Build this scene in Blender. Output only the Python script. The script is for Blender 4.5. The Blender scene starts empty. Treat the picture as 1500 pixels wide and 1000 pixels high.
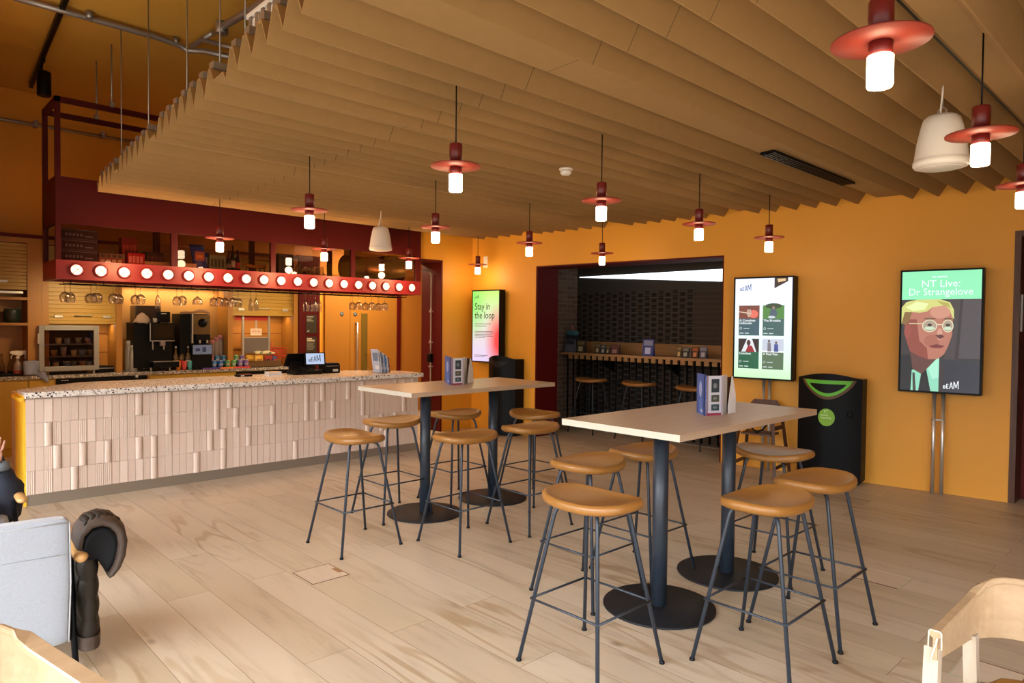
import bpy, bmesh, math, random
from mathutils import Vector, Matrix, Euler
random.seed(7)
C = bpy.context.scene.collection
PI = math.pi
# ------------------------------------------------------------------ camera model
FPX = 1004.0; ROLL = math.radians(0.57); PITCH = math.radians(-1.43); EYE = 1.6
A0 = math.atan2(1050.0, 1004.0)
F0 = Vector((math.cos(A0), math.sin(A0), 0)); R0 = Vector((math.sin(A0), -math.cos(A0), 0)); Z = Vector((0, 0, 1))
CF = F0*math.cos(PITCH)+Z*math.sin(PITCH); CU1 = -F0*math.sin(PITCH)+Z*math.cos(PITCH)
CR = R0*math.cos(ROLL)+CU1*math.sin(ROLL); CU = -R0*math.sin(ROLL)+CU1*math.cos(ROLL)
CAM = Vector((0, 0, EYE))
def ray(x, y): return CF+CR*((x-750)/FPX)-CU*((y-500)/FPX)
def atz(x, y, z=0.0): d = ray(x, y); return CAM+d*((z-EYE)/d.z)
def aty(x, y, Y): d = ray(x, y); return CAM+d*(Y/d.y)
def atx(x, y, X): d = ray(x, y); return CAM+d*(X/d.x)
def wx(y): return 7.542+(2.456-y)*0.1248      # right wall line
def onwall(x, y, off=0.0):
    d = ray(x, y); n = Vector((1, 0.1248, 0)); k = 7.542+2.456*0.1248-off
    return CAM+d*(k/d.dot(n))
# ------------------------------------------------------------------ materials
MATS = {}
def lin(c): return tuple((v/12.92 if v <= 0.04045 else ((v+0.055)/1.055)**2.4) for v in c)
def rgb(r, g, b): return lin((r/255., g/255., b/255.))
def mat(name, col, rough=0.5, metal=0.0, emis=None, es=1.0, bump=0.0, bs=200.0, trans=0.0, ior=1.45, var=0.0, vs=8.0, coat=0.0, spec=None, sheen=0.0, alpha=None):
    if name in MATS: return MATS[name]
    m = bpy.data.materials.new(name); m.use_nodes = True; nt = m.node_tree; b = nt.nodes['Principled BSDF']
    b.inputs['Base Color'].default_value = (*col, 1); b.inputs['Roughness'].default_value = rough
    b.inputs['Metallic'].default_value = metal
    if spec is not None: b.inputs['Specular IOR Level'].default_value = spec
    if coat: b.inputs['Coat Weight'].default_value = coat
    if sheen: b.inputs['Sheen Weight'].default_value = sheen
    if trans: b.inputs['Transmission Weight'].default_value = trans; b.inputs['IOR'].default_value = ior
    if emis is not None: b.inputs['Emission Color'].default_value = (*emis, 1); b.inputs['Emission Strength'].default_value = es
    if var or bump:
        tc = nt.nodes.new('ShaderNodeTexCoord')
    if var:
        n = nt.nodes.new('ShaderNodeTexNoise'); n.inputs['Scale'].default_value = vs; n.inputs['Detail'].default_value = 5
        nt.links.new(tc.outputs['Object'], n.inputs['Vector'])
        mx = nt.nodes.new('ShaderNodeMix'); mx.data_type = 'RGBA'
        nt.links.new(n.outputs['Fac'], mx.inputs['Factor'])
        mx.inputs['A'].default_value = (*[max(0, c*(1-var)) for c in col], 1); mx.inputs['B'].default_value = (*[min(1, c*(1+var)) for c in col], 1)
        nt.links.new(mx.outputs['Result'], b.inputs['Base Color'])
    if bump:
        n = nt.nodes.new('ShaderNodeTexNoise'); n.inputs['Scale'].default_value = bs; n.inputs['Detail'].default_value = 3
        nt.links.new(tc.outputs['Object'], n.inputs['Vector'])
        bp = nt.nodes.new('ShaderNodeBump'); bp.inputs['Strength'].default_value = bump; bp.inputs['Distance'].default_value = 0.002
        nt.links.new(n.outputs['Fac'], bp.inputs['Height']); nt.links.new(bp.outputs['Normal'], b.inputs['Normal'])
    MATS[name] = m; return m
def glassy(name, col=(1, 1, 1), fac=0.12, rough=0.02):
    """thin clear glass: mostly transparent with fresnel reflections"""
    if name in MATS: return MATS[name]
    m = bpy.data.materials.new(name); m.use_nodes = True; nt = m.node_tree; nt.nodes.clear()
    o = nt.nodes.new('ShaderNodeOutputMaterial'); t = nt.nodes.new('ShaderNodeBsdfTransparent'); g = nt.nodes.new('ShaderNodeBsdfGlossy')
    lw = nt.nodes.new('ShaderNodeLayerWeight'); lw.inputs['Blend'].default_value = fac; mx = nt.nodes.new('ShaderNodeMixShader')
    t.inputs['Color'].default_value = (*col, 1); g.inputs['Roughness'].default_value = rough
    nt.links.new(lw.outputs['Facing'], mx.inputs['Fac']); nt.links.new(t.outputs[0], mx.inputs[1]); nt.links.new(g.outputs[0], mx.inputs[2])
    nt.links.new(mx.outputs[0], o.inputs['Surface']); MATS[name] = m; return m
def nodes_of(name, rough=0.5):
    m = bpy.data.materials.new(name); m.use_nodes = True; nt = m.node_tree
    b = nt.nodes['Principled BSDF']; b.inputs['Roughness'].default_value = rough
    tc = nt.nodes.new('ShaderNodeTexCoord'); MATS[name] = m
    return m, nt, b, tc
def node(nt, t, **kw):
    n = nt.nodes.new(t)
    for k, v in kw.items():
        if k in n.inputs: n.inputs[k].default_value = v
        else: setattr(n, k, v)
    return n
def ramp(nt, stops, interp='LINEAR'):
    r = nt.nodes.new('ShaderNodeValToRGB'); r.color_ramp.interpolation = interp
    while len(r.color_ramp.elements) < len(stops): r.color_ramp.elements.new(0.5)
    for e, (p, c) in zip(r.color_ramp.elements, stops): e.position = p; e.color = (*c, 1)
    return r
# --- oak plank floor (boards 0.24 m wide running along Y)
def floor_mat():
    m, nt, b, tc = nodes_of('oak_floor', 0.38); L = nt.links.new
    mp = node(nt, 'ShaderNodeMapping'); mp.inputs['Rotation'].default_value = (0, 0, PI/2); mp.inputs['Location'].default_value = (0.35, -0.06, 0)
    L(tc.outputs['Object'], mp.inputs['Vector'])
    br = node(nt, 'ShaderNodeTexBrick'); br.offset = 0.37; br.offset_frequency = 2; br.squash = 1
    for k, v in {'Scale': 1.0, 'Brick Width': 1.9, 'Row Height': 0.24, 'Mortar Size': 0.0014, 'Mortar Smooth': 0.1, 'Bias': 0.0}.items(): br.inputs[k].default_value = v
    br.inputs['Color1'].default_value = (0, 0, 0, 1); br.inputs['Color2'].default_value = (1, 1, 1, 1); br.inputs['Mortar'].default_value = (0.5, 0.5, 0.5, 1)
    L(mp.outputs[0], br.inputs['Vector'])
    # grain: stretched wavy noise
    off = node(nt, 'ShaderNodeVectorMath', operation='MULTIPLY_ADD'); L(br.outputs['Color'], off.inputs[0]); off.inputs[1].default_value = (13, 29, 7); L(tc.outputs['Object'], off.inputs[2])
    ms = node(nt, 'ShaderNodeMapping'); ms.inputs['Scale'].default_value = (9, 1.1, 1); L(off.outputs[0], ms.inputs['Vector'])
    n1 = node(nt, 'ShaderNodeTexNoise', Scale=1.0, Detail=6.0, Roughness=0.62, Distortion=0.6); L(ms.outputs[0], n1.inputs['Vector'])
    ms2 = node(nt, 'ShaderNodeMapping'); ms2.inputs['Scale'].default_value = (6, 0.9, 1); L(off.outputs[0], ms2.inputs['Vector'])
    n2 = node(nt, 'ShaderNodeTexNoise', Scale=0.9, Detail=1.5, Roughness=0.5); L(ms2.outputs[0], n2.inputs['Vector'])
    rg = node(nt, 'ShaderNodeMath', operation='MULTIPLY'); L(n2.outputs['Fac'], rg.inputs[0]); rg.inputs[1].default_value = 34
    rs = node(nt, 'ShaderNodeMath', operation='SINE'); L(rg.outputs[0], rs.inputs[0])
    rr = node(nt, 'ShaderNodeMapRange'); L(rs.outputs[0], rr.inputs['Value']); rr.inputs['From Min'].default_value = 0.35; rr.inputs['From Max'].default_value = 1
    # tone per board
    r1 = ramp(nt, [(0, (0.42, 0.325, 0.22)), (0.35, (0.49, 0.39, 0.28)), (0.7, (0.54, 0.44, 0.325)), (1, (0.46, 0.36, 0.24))]); L(br.outputs['Color'], r1.inputs[0])
    g1 = ramp(nt, [(0.25, (0.66, 0.61, 0.56)), (0.48, (1, 1, 1)), (0.75, (1.08, 1.08, 1.07))]); L(n1.outputs['Fac'], g1.inputs[0])
    m1 = node(nt, 'ShaderNodeMix', data_type='RGBA', blend_type='MULTIPLY'); m1.inputs['Factor'].default_value = 0.85; L(r1.outputs[0], m1.inputs['A']); L(g1.outputs[0], m1.inputs['B'])
    m2 = node(nt, 'ShaderNodeMix', data_type='RGBA', blend_type='MULTIPLY'); L(m1.outputs['Result'], m2.inputs['A']); m2.inputs['B'].default_value = (0.76, 0.67, 0.57, 1)
    mk = node(nt, 'ShaderNodeTexNoise', Scale=0.7, Detail=1.0); L(off.outputs[0], mk.inputs['Vector'])
    mr = node(nt, 'ShaderNodeMapRange'); L(mk.outputs['Fac'], mr.inputs['Value']); mr.inputs['From Min'].default_value = 0.48; mr.inputs['From Max'].default_value = 0.62
    mm = node(nt, 'ShaderNodeMath', operation='MULTIPLY'); L(mr.outputs[0], mm.inputs[0]); L(rr.outputs[0], mm.inputs[1]); L(mm.outputs[0], m2.inputs['Factor'])
    # knots
    vo = node(nt, 'ShaderNodeTexVoronoi', Scale=1.35); mv = node(nt, 'ShaderNodeMapping'); mv.inputs['Scale'].default_value = (1.6, 0.8, 1); L(off.outputs[0], mv.inputs['Vector']); L(mv.outputs[0], vo.inputs['Vector'])
    vr = node(nt, 'ShaderNodeMapRange'); L(vo.outputs['Distance'], vr.inputs['Value']); vr.inputs['From Min'].default_value = 0.015; vr.inputs['From Max'].default_value = 0.06; vr.inputs['To Min'].default_value = 0.75; vr.inputs['To Max'].default_value = 0.0
    m3 = node(nt, 'ShaderNodeMix', data_type='RGBA'); L(vr.outputs[0], m3.inputs['Factor']); L(m2.outputs['Result'], m3.inputs['A']); m3.inputs['B'].default_value = (0.17, 0.10, 0.055, 1)
    m4 = node(nt, 'ShaderNodeMix', data_type='RGBA'); L(br.outputs['Fac'], m4.inputs['Factor']); L(m3.outputs['Result'], m4.inputs['A']); m4.inputs['B'].default_value = (0.16, 0.10, 0.06, 1)
    L(m4.outputs['Result'], b.inputs['Base Color'])
    bp = node(nt, 'ShaderNodeBump', Strength=0.25, Distance=0.003); bp.invert = True; L(br.outputs['Fac'], bp.inputs['Height']); L(bp.outputs[0], b.inputs['Normal'])
    rv = node(nt, 'ShaderNodeMapRange'); L(n1.outputs['Fac'], rv.inputs['Value']); rv.inputs['To Min'].default_value = 0.32; rv.inputs['To Max'].default_value = 0.50; L(rv.outputs[0], b.inputs['Roughness'])
    return m
def wood_mat(name, c1, c2, axis='X', rough=0.4, sc=1.0):
    m, nt, b, tc = nodes_of(name, rough); L = nt.links.new
    s = {'X': (0.9, 14, 14), 'Y': (14, 0.9, 14), 'Z': (14, 14, 0.9)}[axis]
    mp = node(nt, 'ShaderNodeMapping'); mp.inputs['Scale'].default_value = tuple(v*sc for v in s); L(tc.outputs['Object'], mp.inputs['Vector'])
    n = node(nt, 'ShaderNodeTexNoise', Scale=2.0, Detail=6.0, Roughness=0.6, Distortion=0.3); L(mp.outputs[0], n.inputs['Vector'])
    r = ramp(nt, [(0.3, c1), (0.7, c2)]); L(n.outputs['Fac'], r.inputs[0]); L(r.outputs[0], b.inputs['Base Color'])
    return m
def terrazzo(name, base, rough=0.25):
    m, nt, b, tc = nodes_of(name, rough); L = nt.links.new
    v = node(nt, 'ShaderNodeTexVoronoi', Scale=72.0, Randomness=1.0); L(tc.outputs['Object'], v.inputs['Vector'])
    sp = node(nt, 'ShaderNodeSeparateColor'); L(v.outputs['Color'], sp.inputs[0])
    r = ramp(nt, [(0, (0.015, 0.015, 0.02)), (0.15, (0.30, 0.27, 0.24)), (0.21, (0.86, 0.84, 0.80)), (0.48, base), (0.91, (0.42, 0.38, 0.33))], 'CONSTANT'); L(sp.outputs[0], r.inputs[0])
    ed = node(nt, 'ShaderNodeTexVoronoi', Scale=72.0); ed.feature = 'DISTANCE_TO_EDGE'; L(tc.outputs['Object'], ed.inputs['Vector'])
    lt = node(nt, 'ShaderNodeMath', operation='LESS_THAN'); L(ed.outputs[0], lt.inputs[0]); lt.inputs[1].default_value = 0.09
    mx = node(nt, 'ShaderNodeMix', data_type='RGBA'); L(lt.outputs[0], mx.inputs['Factor']); L(r.outputs[0], mx.inputs['A']); mx.inputs['B'].default_value = (*base, 1)
    L(mx.outputs['Result'], b.inputs['Base Color']); return m
def brick_mat(name, c1, c2, mortar, perf=False):
    m, nt, b, tc = nodes_of(name, 0.85); L = nt.links.new
    sx = node(nt, 'ShaderNodeSeparateXYZ'); L(tc.outputs['Object'], sx.inputs[0])
    ad = node(nt, 'ShaderNodeMath', operation='ADD'); L(sx.outputs['X'], ad.inputs[0]); L(sx.outputs['Y'], ad.inputs[1])
    cb = node(nt, 'ShaderNodeCombineXYZ'); L(ad.outputs[0], cb.inputs['X']); L(sx.outputs['Z'], cb.inputs['Y'])
    br = node(nt, 'ShaderNodeTexBrick'); L(cb.outputs[0], br.inputs['Vector'])
    if perf: vals = {'Scale': 1.0, 'Brick Width': 0.20, 'Row Height': 0.085, 'Mortar Size': 0.028, 'Mortar Smooth': 0.25}
    else: vals = {'Scale': 1.0, 'Brick Width': 0.215, 'Row Height': 0.075, 'Mortar Size': 0.006, 'Mortar Smooth': 0.1}
    for k, v in vals.items(): br.inputs[k].default_value = v
    br.inputs['Color1'].default_value = (*c1, 1); br.inputs['Color2'].default_value = (*c2, 1); br.inputs['Mortar'].default_value = (*mortar, 1)
    L(br.outputs['Color'], b.inputs['Base Color'])
    bp = node(nt, 'ShaderNodeBump', Strength=0.8, Distance=0.006); bp.invert = not perf; L(br.outputs['Fac'], bp.inputs['Height']); L(bp.outputs[0], b.inputs['Normal'])
    return m
def perf_mat():
    m, nt, b, tc = nodes_of('perforated_brick', 0.85); L = nt.links.new
    sx = node(nt, 'ShaderNodeSeparateXYZ'); L(tc.outputs['Object'], sx.inputs[0])
    def ma(op, a, v=None, b_=None):
        n = node(nt, 'ShaderNodeMath', operation=op)
        if hasattr(a, 'links'): L(a, n.inputs[0])
        else: n.inputs[0].default_value = a
        if b_ is not None: L(b_, n.inputs[1])
        elif v is not None: n.inputs[1].default_value = v
        return n.outputs[0]
    u = ma('DIVIDE', sx.outputs['Y'], .125); col = ma('FLOOR', u); par = ma('MULTIPLY', ma('MODULO', col, 2.0), .5)
    v = ma('ADD', ma('DIVIDE', sx.outputs['Z'], .092), None, par)
    du = ma('ABSOLUTE', ma('SUBTRACT', ma('FRACT', u), .5)); dv = ma('ABSOLUTE', ma('SUBTRACT', ma('FRACT', v), .5))
    h1 = ma('LESS_THAN', du, .33); h2 = ma('LESS_THAN', dv, .33); hh = ma('MULTIPLY', ma('MULTIPLY', h1, None, h2), None, ma('GREATER_THAN', sx.outputs['Y'], 5.35))
    mx = node(nt, 'ShaderNodeMix', data_type='RGBA'); L(hh, mx.inputs['Factor']); mx.inputs['A'].default_value = (.052, .040, .034, 1); mx.inputs['B'].default_value = (.006, .005, .005, 1)
    ln = ma('GREATER_THAN', ma('ABSOLUTE', ma('SUBTRACT', ma('FRACT', ma('DIVIDE', sx.outputs['Z'], .0752)), .5)), .45)
    m2 = node(nt, 'ShaderNodeMix', data_type='RGBA'); L(ma('MULTIPLY', ln, .35), m2.inputs['Factor']); L(mx.outputs['Result'], m2.inputs['A']); m2.inputs['B'].default_value = (.15, .13, .12, 1)
    L(m2.outputs['Result'], b.inputs['Base Color']); return m
def felt_mat():
    m, nt, b, tc = nodes_of('felt', 0.95); L = nt.links.new
    n = node(nt, 'ShaderNodeTexNoise', Scale=260.0, Detail=3.0); L(tc.outputs['Object'], n.inputs['Vector'])
    n2 = node(nt, 'ShaderNodeTexNoise', Scale=14.0, Detail=6.0); L(tc.outputs['Object'], n2.inputs['Vector'])
    r = ramp(nt, [(0.3, (0.30, 0.176, 0.062)), (0.7, (0.335, 0.198, 0.072))]); 
    mx = node(nt, 'ShaderNodeMix', data_type='FLOAT'); mx.inputs['Factor'].default_value = 0.5; L(n.outputs['Fac'], mx.inputs['A']); L(n2.outputs['Fac'], mx.inputs['B'])
    L(mx.outputs['Result'], r.inputs[0])
    # butt joints between sheets, in the line of the ceiling's slanting left edge
    sx = node(nt, 'ShaderNodeSeparateXYZ'); L(tc.outputs['Object'], sx.inputs[0])
    sl = node(nt, 'ShaderNodeMath', operation='MULTIPLY_ADD'); L(sx.outputs['Y'], sl.inputs[0]); sl.inputs[1].default_value = -0.045; L(sx.outputs['X'], sl.inputs[2])
    md = node(nt, 'ShaderNodeMath', operation='PINGPONG'); sb = node(nt, 'ShaderNodeMath', operation='SUBTRACT'); L(sl.outputs[0], sb.inputs[0]); sb.inputs[1].default_value = 2.53; L(sb.outputs[0], md.inputs[0]); md.inputs[1].default_value = 3.0
    lt = node(nt, 'ShaderNodeMath', operation='LESS_THAN'); L(md.outputs[0], lt.inputs[0]); lt.inputs[1].default_value = 0.0018
    m2 = node(nt, 'ShaderNodeMix', data_type='RGBA'); L(lt.outputs[0], m2.inputs['Factor']); L(r.outputs[0], m2.inputs['A']); m2.inputs['B'].default_value = (0.06, 0.03, 0.015, 1)
    L(m2.outputs['Result'], b.inputs['Base Color']); return m
M = {}
M['floor'] = floor_mat()
M['felt'] = felt_mat()
M['wall'] = mat('orange_paint', (0.76, 0.345, 0.026), 0.5, var=0.03, vs=3)
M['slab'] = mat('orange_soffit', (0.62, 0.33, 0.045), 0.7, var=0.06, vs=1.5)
M['maroon'] = mat('maroon_metal', (0.055, 0.002, 0.002), 0.5, spec=.2)
M['maroon_wall'] = mat('maroon_paint', (0.09, 0.004, 0.004), 0.55, spec=.2)
M['red'] = mat('signal_red_metal', (0.20, 0.007, 0.010), 0.45)
M['pendant'] = mat('pendant_red', (0.25, 0.028, 0.015), 0.5)
M['pendant_dk'] = mat('pendant_dark_red', (0.16, 0.012, 0.010), 0.35)
M['yellow'] = mat('yellow_laminate', (0.85, 0.50, 0.03), 0.45)
M['olive'] = mat('mustard_cabinet', (0.50, 0.30, 0.03), 0.45)
M['shutter'] = mat('mustard_shutter', (0.46, 0.28, 0.045), 0.4)
M['ochre'] = mat('ochre_frame', (0.40, 0.175, 0.024), 0.45)
M['tile'] = mat('blush_tile', (0.68, 0.53, 0.44), 0.30)
M['grout'] = mat('pale_grout', (0.66, 0.57, 0.50), 0.8)
M['kick'] = mat('brushed_kick', (0.32, 0.27, 0.22), 0.35, metal=0.6)
M['steel'] = mat('steel', (0.62, 0.60, 0.57), 0.3, metal=.75)
M['galv'] = mat('galvanised', (0.36, 0.33, 0.30), 0.45, metal=0.8)
M['black'] = mat('black_plastic', (0.0035, 0.0035, 0.004), 0.42, spec=.16)
M['blackm'] = mat('black_powder_coat', (0.0035, 0.004, 0.005), 0.45, spec=.12)
M['slate'] = mat('slate_powder_coat', (0.019, 0.026, 0.038), 0.42)
M['slate_base'] = mat('slate_base_plate', (0.010, 0.011, 0.014), 0.5, spec=.25)
M['leather'] = mat('tan_leather', (0.30, 0.130, 0.027), 0.33, bump=0.25, bs=420, var=0.08, vs=25)
M['tabletop'] = wood_mat('oak_laminate', (0.42, 0.30, 0.205), (0.50, 0.37, 0.26), 'X', 0.36)
M['ply'] = mat('pale_edge', (0.62, 0.57, 0.46), 0.5)
M['oak'] = wood_mat('oak_bent', (0.36, 0.235, 0.13), (0.44, 0.30, 0.175), 'X', 0.4)
M['oakleg'] = wood_mat('ash_leg', (0.42, 0.34, 0.25), (0.50, 0.41, 0.31), 'Z', 0.45)
M['oak_arm'] = wood_mat('oak_armrest', (0.42, 0.22, 0.07), (0.56, 0.32, 0.12), 'Y', 0.35)
M['oakshelf'] = wood_mat('oak_shelf', (0.36, 0.19, 0.075), (0.46, 0.26, 0.11), 'Y', 0.45)
M['walnut'] = wood_mat('dark_stained_wood', (0.050, 0.017, 0.007), (0.11, 0.038, 0.014), 'Z', 0.45)
M['white'] = mat('white_plastic', (0.78, 0.74, 0.68), 0.4)
M['paper'] = mat('white_paper', (0.80, 0.80, 0.82), 0.6)
M['felt_grey'] = mat('grey_wool', (0.31, 0.33, 0.37), 0.95, bump=0.6, bs=600, var=0.16, vs=160, sheen=0.3)
M['piping'] = mat('pale_piping', (0.36, 0.37, 0.39), 0.8)
M['coat'] = mat('brown_nylon', (0.020, 0.014, 0.009), 0.6, spec=.2, bump=0.5, bs=60)
M['coat_lining'] = mat('dark_lining', (0.004, 0.004, 0.005), 0.7, spec=.2)
M['coat_trim'] = mat('brown_trim', (0.045, 0.025, 0.015), 0.7, bump=0.8, bs=150)
M['terr'] = terrazzo('terrazzo_white', (0.74, 0.68, 0.62))
M['terr2'] = terrazzo('terrazzo_grey', (0.30, 0.27, 0.24), 0.3)
M['brick'] = brick_mat('grey_brick', (0.155, 0.105, 0.080), (0.22, 0.155, 0.120), (0.30, 0.26, 0.23))
M['perf'] = perf_mat()
M['dkplaster'] = mat('dark_plaster', (0.045, 0.042, 0.04), 0.8)
M['stone'] = mat('grey_stone', (0.22, 0.20, 0.18), 0.6)
M['glass'] = glassy('dimming_glass', (0.70, 0.60, 0.56), 0.3)  # brown tint stands in for the dim interior behind the panes
M['glassware'] = glassy('glassware', (0.80, 0.77, 0.73), 0.62, 0.03)
M['acrylic'] = glassy('clear_acrylic', (0.96, 0.97, 0.98), 0.25)
M['bulb'] = mat('lit_diffuser', (1, 0.9, 0.75), 0.4, emis=(1.0, 0.80, 0.52), es=22)
M['marq'] = mat('lit_marquee_bulb', (1, 0.85, 0.7), 0.3, emis=(1.0, 0.66, 0.48), es=1.7)
M['led'] = mat('warm_led', (1, 0.9, 0.7), 0.5, emis=(1.0, 0.62, 0.24), es=14)
M['sky_glass'] = mat('bright_rooflight', (0.9, 0.95, 1), 0.4, emis=(0.86, 0.94, 1.0), es=1.9)
M['glow'] = mat('warm_lamp_face', (1, 0.9, 0.7), 0.4, emis=(1.0, 0.8, 0.5), es=1.6)
def flat(r, g, b, rough=0.5):
    return mat('paint_%d_%d_%d' % (r, g, b), rgb(r, g, b), rough)
def lit(r, g, b, s=1.0):
    return mat('screen_%d_%d_%d_%d' % (r, g, b, int(s*100)), (0.01, 0.01, 0.01), 0.25, emis=rgb(r, g, b), es=s)
# ------------------------------------------------------------------ mesh helpers
class MB:
    def __init__(s): s.v = []; s.f = []; s.m = []; s.sm = []; s.mats = []
    def mi(s, m):
        if m not in s.mats: s.mats.append(m)
        return s.mats.index(m)
    def add(s, vs, fs, m, smooth=False):
        o = len(s.v); s.v += [tuple(v) for v in vs]; k = s.mi(m)
        for f in fs: s.f.append(tuple(i+o for i in f)); s.m.append(k); s.sm.append(smooth)
    def box(s, a, b, m, T=None):
        x0, y0, z0 = a; x1, y1, z1 = b
        vs = [Vector(p) for p in ((x0, y0, z0), (x1, y0, z0), (x1, y1, z0), (x0, y1, z0), (x0, y0, z1), (x1, y0, z1), (x1, y1, z1), (x0, y1, z1))]
        if T is not None: vs = [T @ v for v in vs]
        s.add(vs, [(0, 3, 2, 1), (4, 5, 6, 7), (0, 1, 5, 4), (1, 2, 6, 5), (2, 3, 7, 6), (3, 0, 4, 7)], m)
    def prism(s, pts, d, m, T=None, smooth=False):
        """pts: planar polygon (3D), d: extrusion vector"""
        n = len(pts); d = Vector(d); P = [Vector(p) for p in pts]; Q = [p+d for p in P]
        vs = P+Q
        if T is not None: vs = [T @ v for v in vs]
        s.add(vs, [tuple(range(n))[::-1], tuple(range(n, 2*n))], m)
        s.add(vs, [(i, (i+1) % n, n+(i+1) % n, n+i) for i in range(n)], m, smooth)
    def lathe(s, prof, m, n=24, c=(0, 0, 0), T=None, smooth=True):
        vs = []; fs = []
        for (r, z) in prof:
            for k in range(n):
                a = 2*PI*k/n; vs.append(Vector((c[0]+r*math.cos(a), c[1]+r*math.sin(a), c[2]+z)))
        for i in range(len(prof)-1):
            for k in range(n): fs.append((i*n+k, i*n+(k+1) % n, (i+1)*n+(k+1) % n, (i+1)*n+k))
        if T is not None: vs = [T @ v for v in vs]
        s.add(vs, fs, m, smooth)
        L = len(prof)-1
        caps = []
        if prof[0][0] > 1e-5: caps.append(tuple(range(n))[::-1])
        if prof[-1][0] > 1e-5: caps.append(tuple(L*n+k for k in range(n)))
        if caps: s.add(vs, caps, m)
    def cyl(s, c, r, z0, z1, m, n=24, T=None): s.lathe([(r, z0), (r, z1)], m, n, c, T)
    def tube(s, pts, r, m, n=10, closed=False, cap=True, T=None):
        P = [Vector(p) for p in pts]; N = len(P); rr = r if isinstance(r, (list, tuple)) else [r]*N
        vs = []; fs = []; prev = None
        for i, p in enumerate(P):
            if closed: t = (P[(i+1) % N]-P[i-1]).normalized()
            else: t = (P[min(i+1, N-1)]-P[max(i-1, 0)]).normalized()
            if prev is None:
                u = t.cross(Vector((0, 0, 1)))
                if u.length < 0.05: u = t.cross(Vector((1, 0, 0)))
                u.normalize()
            else:
                u = prev-t*prev.dot(t); u.normalize()
            prev = u; w = t.cross(u)
            for k in range(n):
                a = 2*PI*k/n; vs.append(p+(u*math.cos(a)+w*math.sin(a))*rr[i])
        R = N if closed else N-1
        for i in range(R):
            j = (i+1) % N
            for k in range(n): fs.append((i*n+k, i*n+(k+1) % n, j*n+(k+1) % n, j*n+k))
        if T is not None: vs = [T @ v for v in vs]
        s.add(vs, fs, m, True)
        if cap and not closed: s.add(vs, [tuple(range(n))[::-1], tuple((N-1)*n+k for k in range(n))], m)
    def grid(s, rows, m, closed=False, smooth=True, cap=False):
        nr = len(rows); nc = len(rows[0]); vs = [Vector(p) for r in rows for p in r]; fs = []
        for i in range(nr-1):
            for k in range(nc if closed else nc-1): fs.append((i*nc+k, i*nc+(k+1) % nc, (i+1)*nc+(k+1) % nc, (i+1)*nc+k))
        s.add(vs, fs, m, smooth)
        if cap: s.add(vs, [tuple(range(nc))[::-1], tuple((nr-1)*nc+k for k in range(nc))], m, smooth)
    def quad(s, pts, m): s.add([Vector(p) for p in pts], [tuple(range(len(pts)))], m)
    def build(s, name, parent=None, loc=None, rz=0.0, bevel=0.0, fix=True, subsurf=0, solid=0.0):
        me = bpy.data.meshes.new(name); me.from_pydata(s.v, [], s.f)
        for m in s.mats: me.materials.append(m)
        for p, k, q in zip(me.polygons, s.m, s.sm): p.material_index = k; p.use_smooth = q
        if fix:
            bm = bmesh.new(); bm.from_mesh(me); bmesh.ops.remove_doubles(bm, verts=bm.verts, dist=1e-5); bmesh.ops.recalc_face_normals(bm, faces=bm.faces); bm.to_mesh(me); bm.free()
        me.update(); o = bpy.data.objects.new(name, me); C.objects.link(o)
        if loc is not None: o.location = loc
        o.rotation_euler.z = rz
        if parent is not None: o.parent = parent
        if solid: q = o.modifiers.new('s', 'SOLIDIFY'); q.thickness = solid; q.offset = 0
        if bevel:
            q = o.modifiers.new('b', 'BEVEL'); q.width = bevel; q.segments = 2; q.limit_method = 'ANGLE'; q.angle_limit = math.radians(40)
        if subsurf: q = o.modifiers.new('ss', 'SUBSURF'); q.levels = subsurf; q.render_levels = subsurf
        return o
def setp(o, label, cat, group=None):
    o['label'] = label; o['category'] = cat
    if group: o['group'] = group
    return o
def thing(name, label, cat, loc=(0, 0, 0), rz=0.0, group=None):
    o = bpy.data.objects.new(name, None); C.objects.link(o); o.location = loc; o.rotation_euler.z = rz; o.empty_display_size = 0.1
    return setp(o, label, cat, group)
def struct(o, label=None):
    o['kind'] = 'structure'
    if label: o['label'] = label
    return o
def copy_tree(o, parent=None):
    c = o.copy(); C.objects.link(c); c.parent = parent
    for ch in list(o.children): copy_tree(ch, c)
    return c
def boxobj(name, a, b, m, parent=None, bevel=0.0, loc=None, rz=0):
    q = MB(); q.box(a, b, m); return q.build(name, parent, loc=loc, rz=rz, bevel=bevel)
def bez(p0, p1, p2, n=6):
    p0, p1, p2 = Vector(p0), Vector(p1), Vector(p2); return [(p0*(1-t)**2+p1*2*t*(1-t)+p2*t*t) for t in [i/n for i in range(n+1)]]
def frame(origin, xdir, ydir):
    x = Vector(xdir).normalized(); y = Vector(ydir); y = (y-x*y.dot(x)).normalized(); z = x.cross(y)
    return Matrix(((x.x, y.x, z.x, origin[0]), (x.y, y.y, z.y, origin[1]), (x.z, y.z, z.z, origin[2]), (0, 0, 0, 1)))
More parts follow.
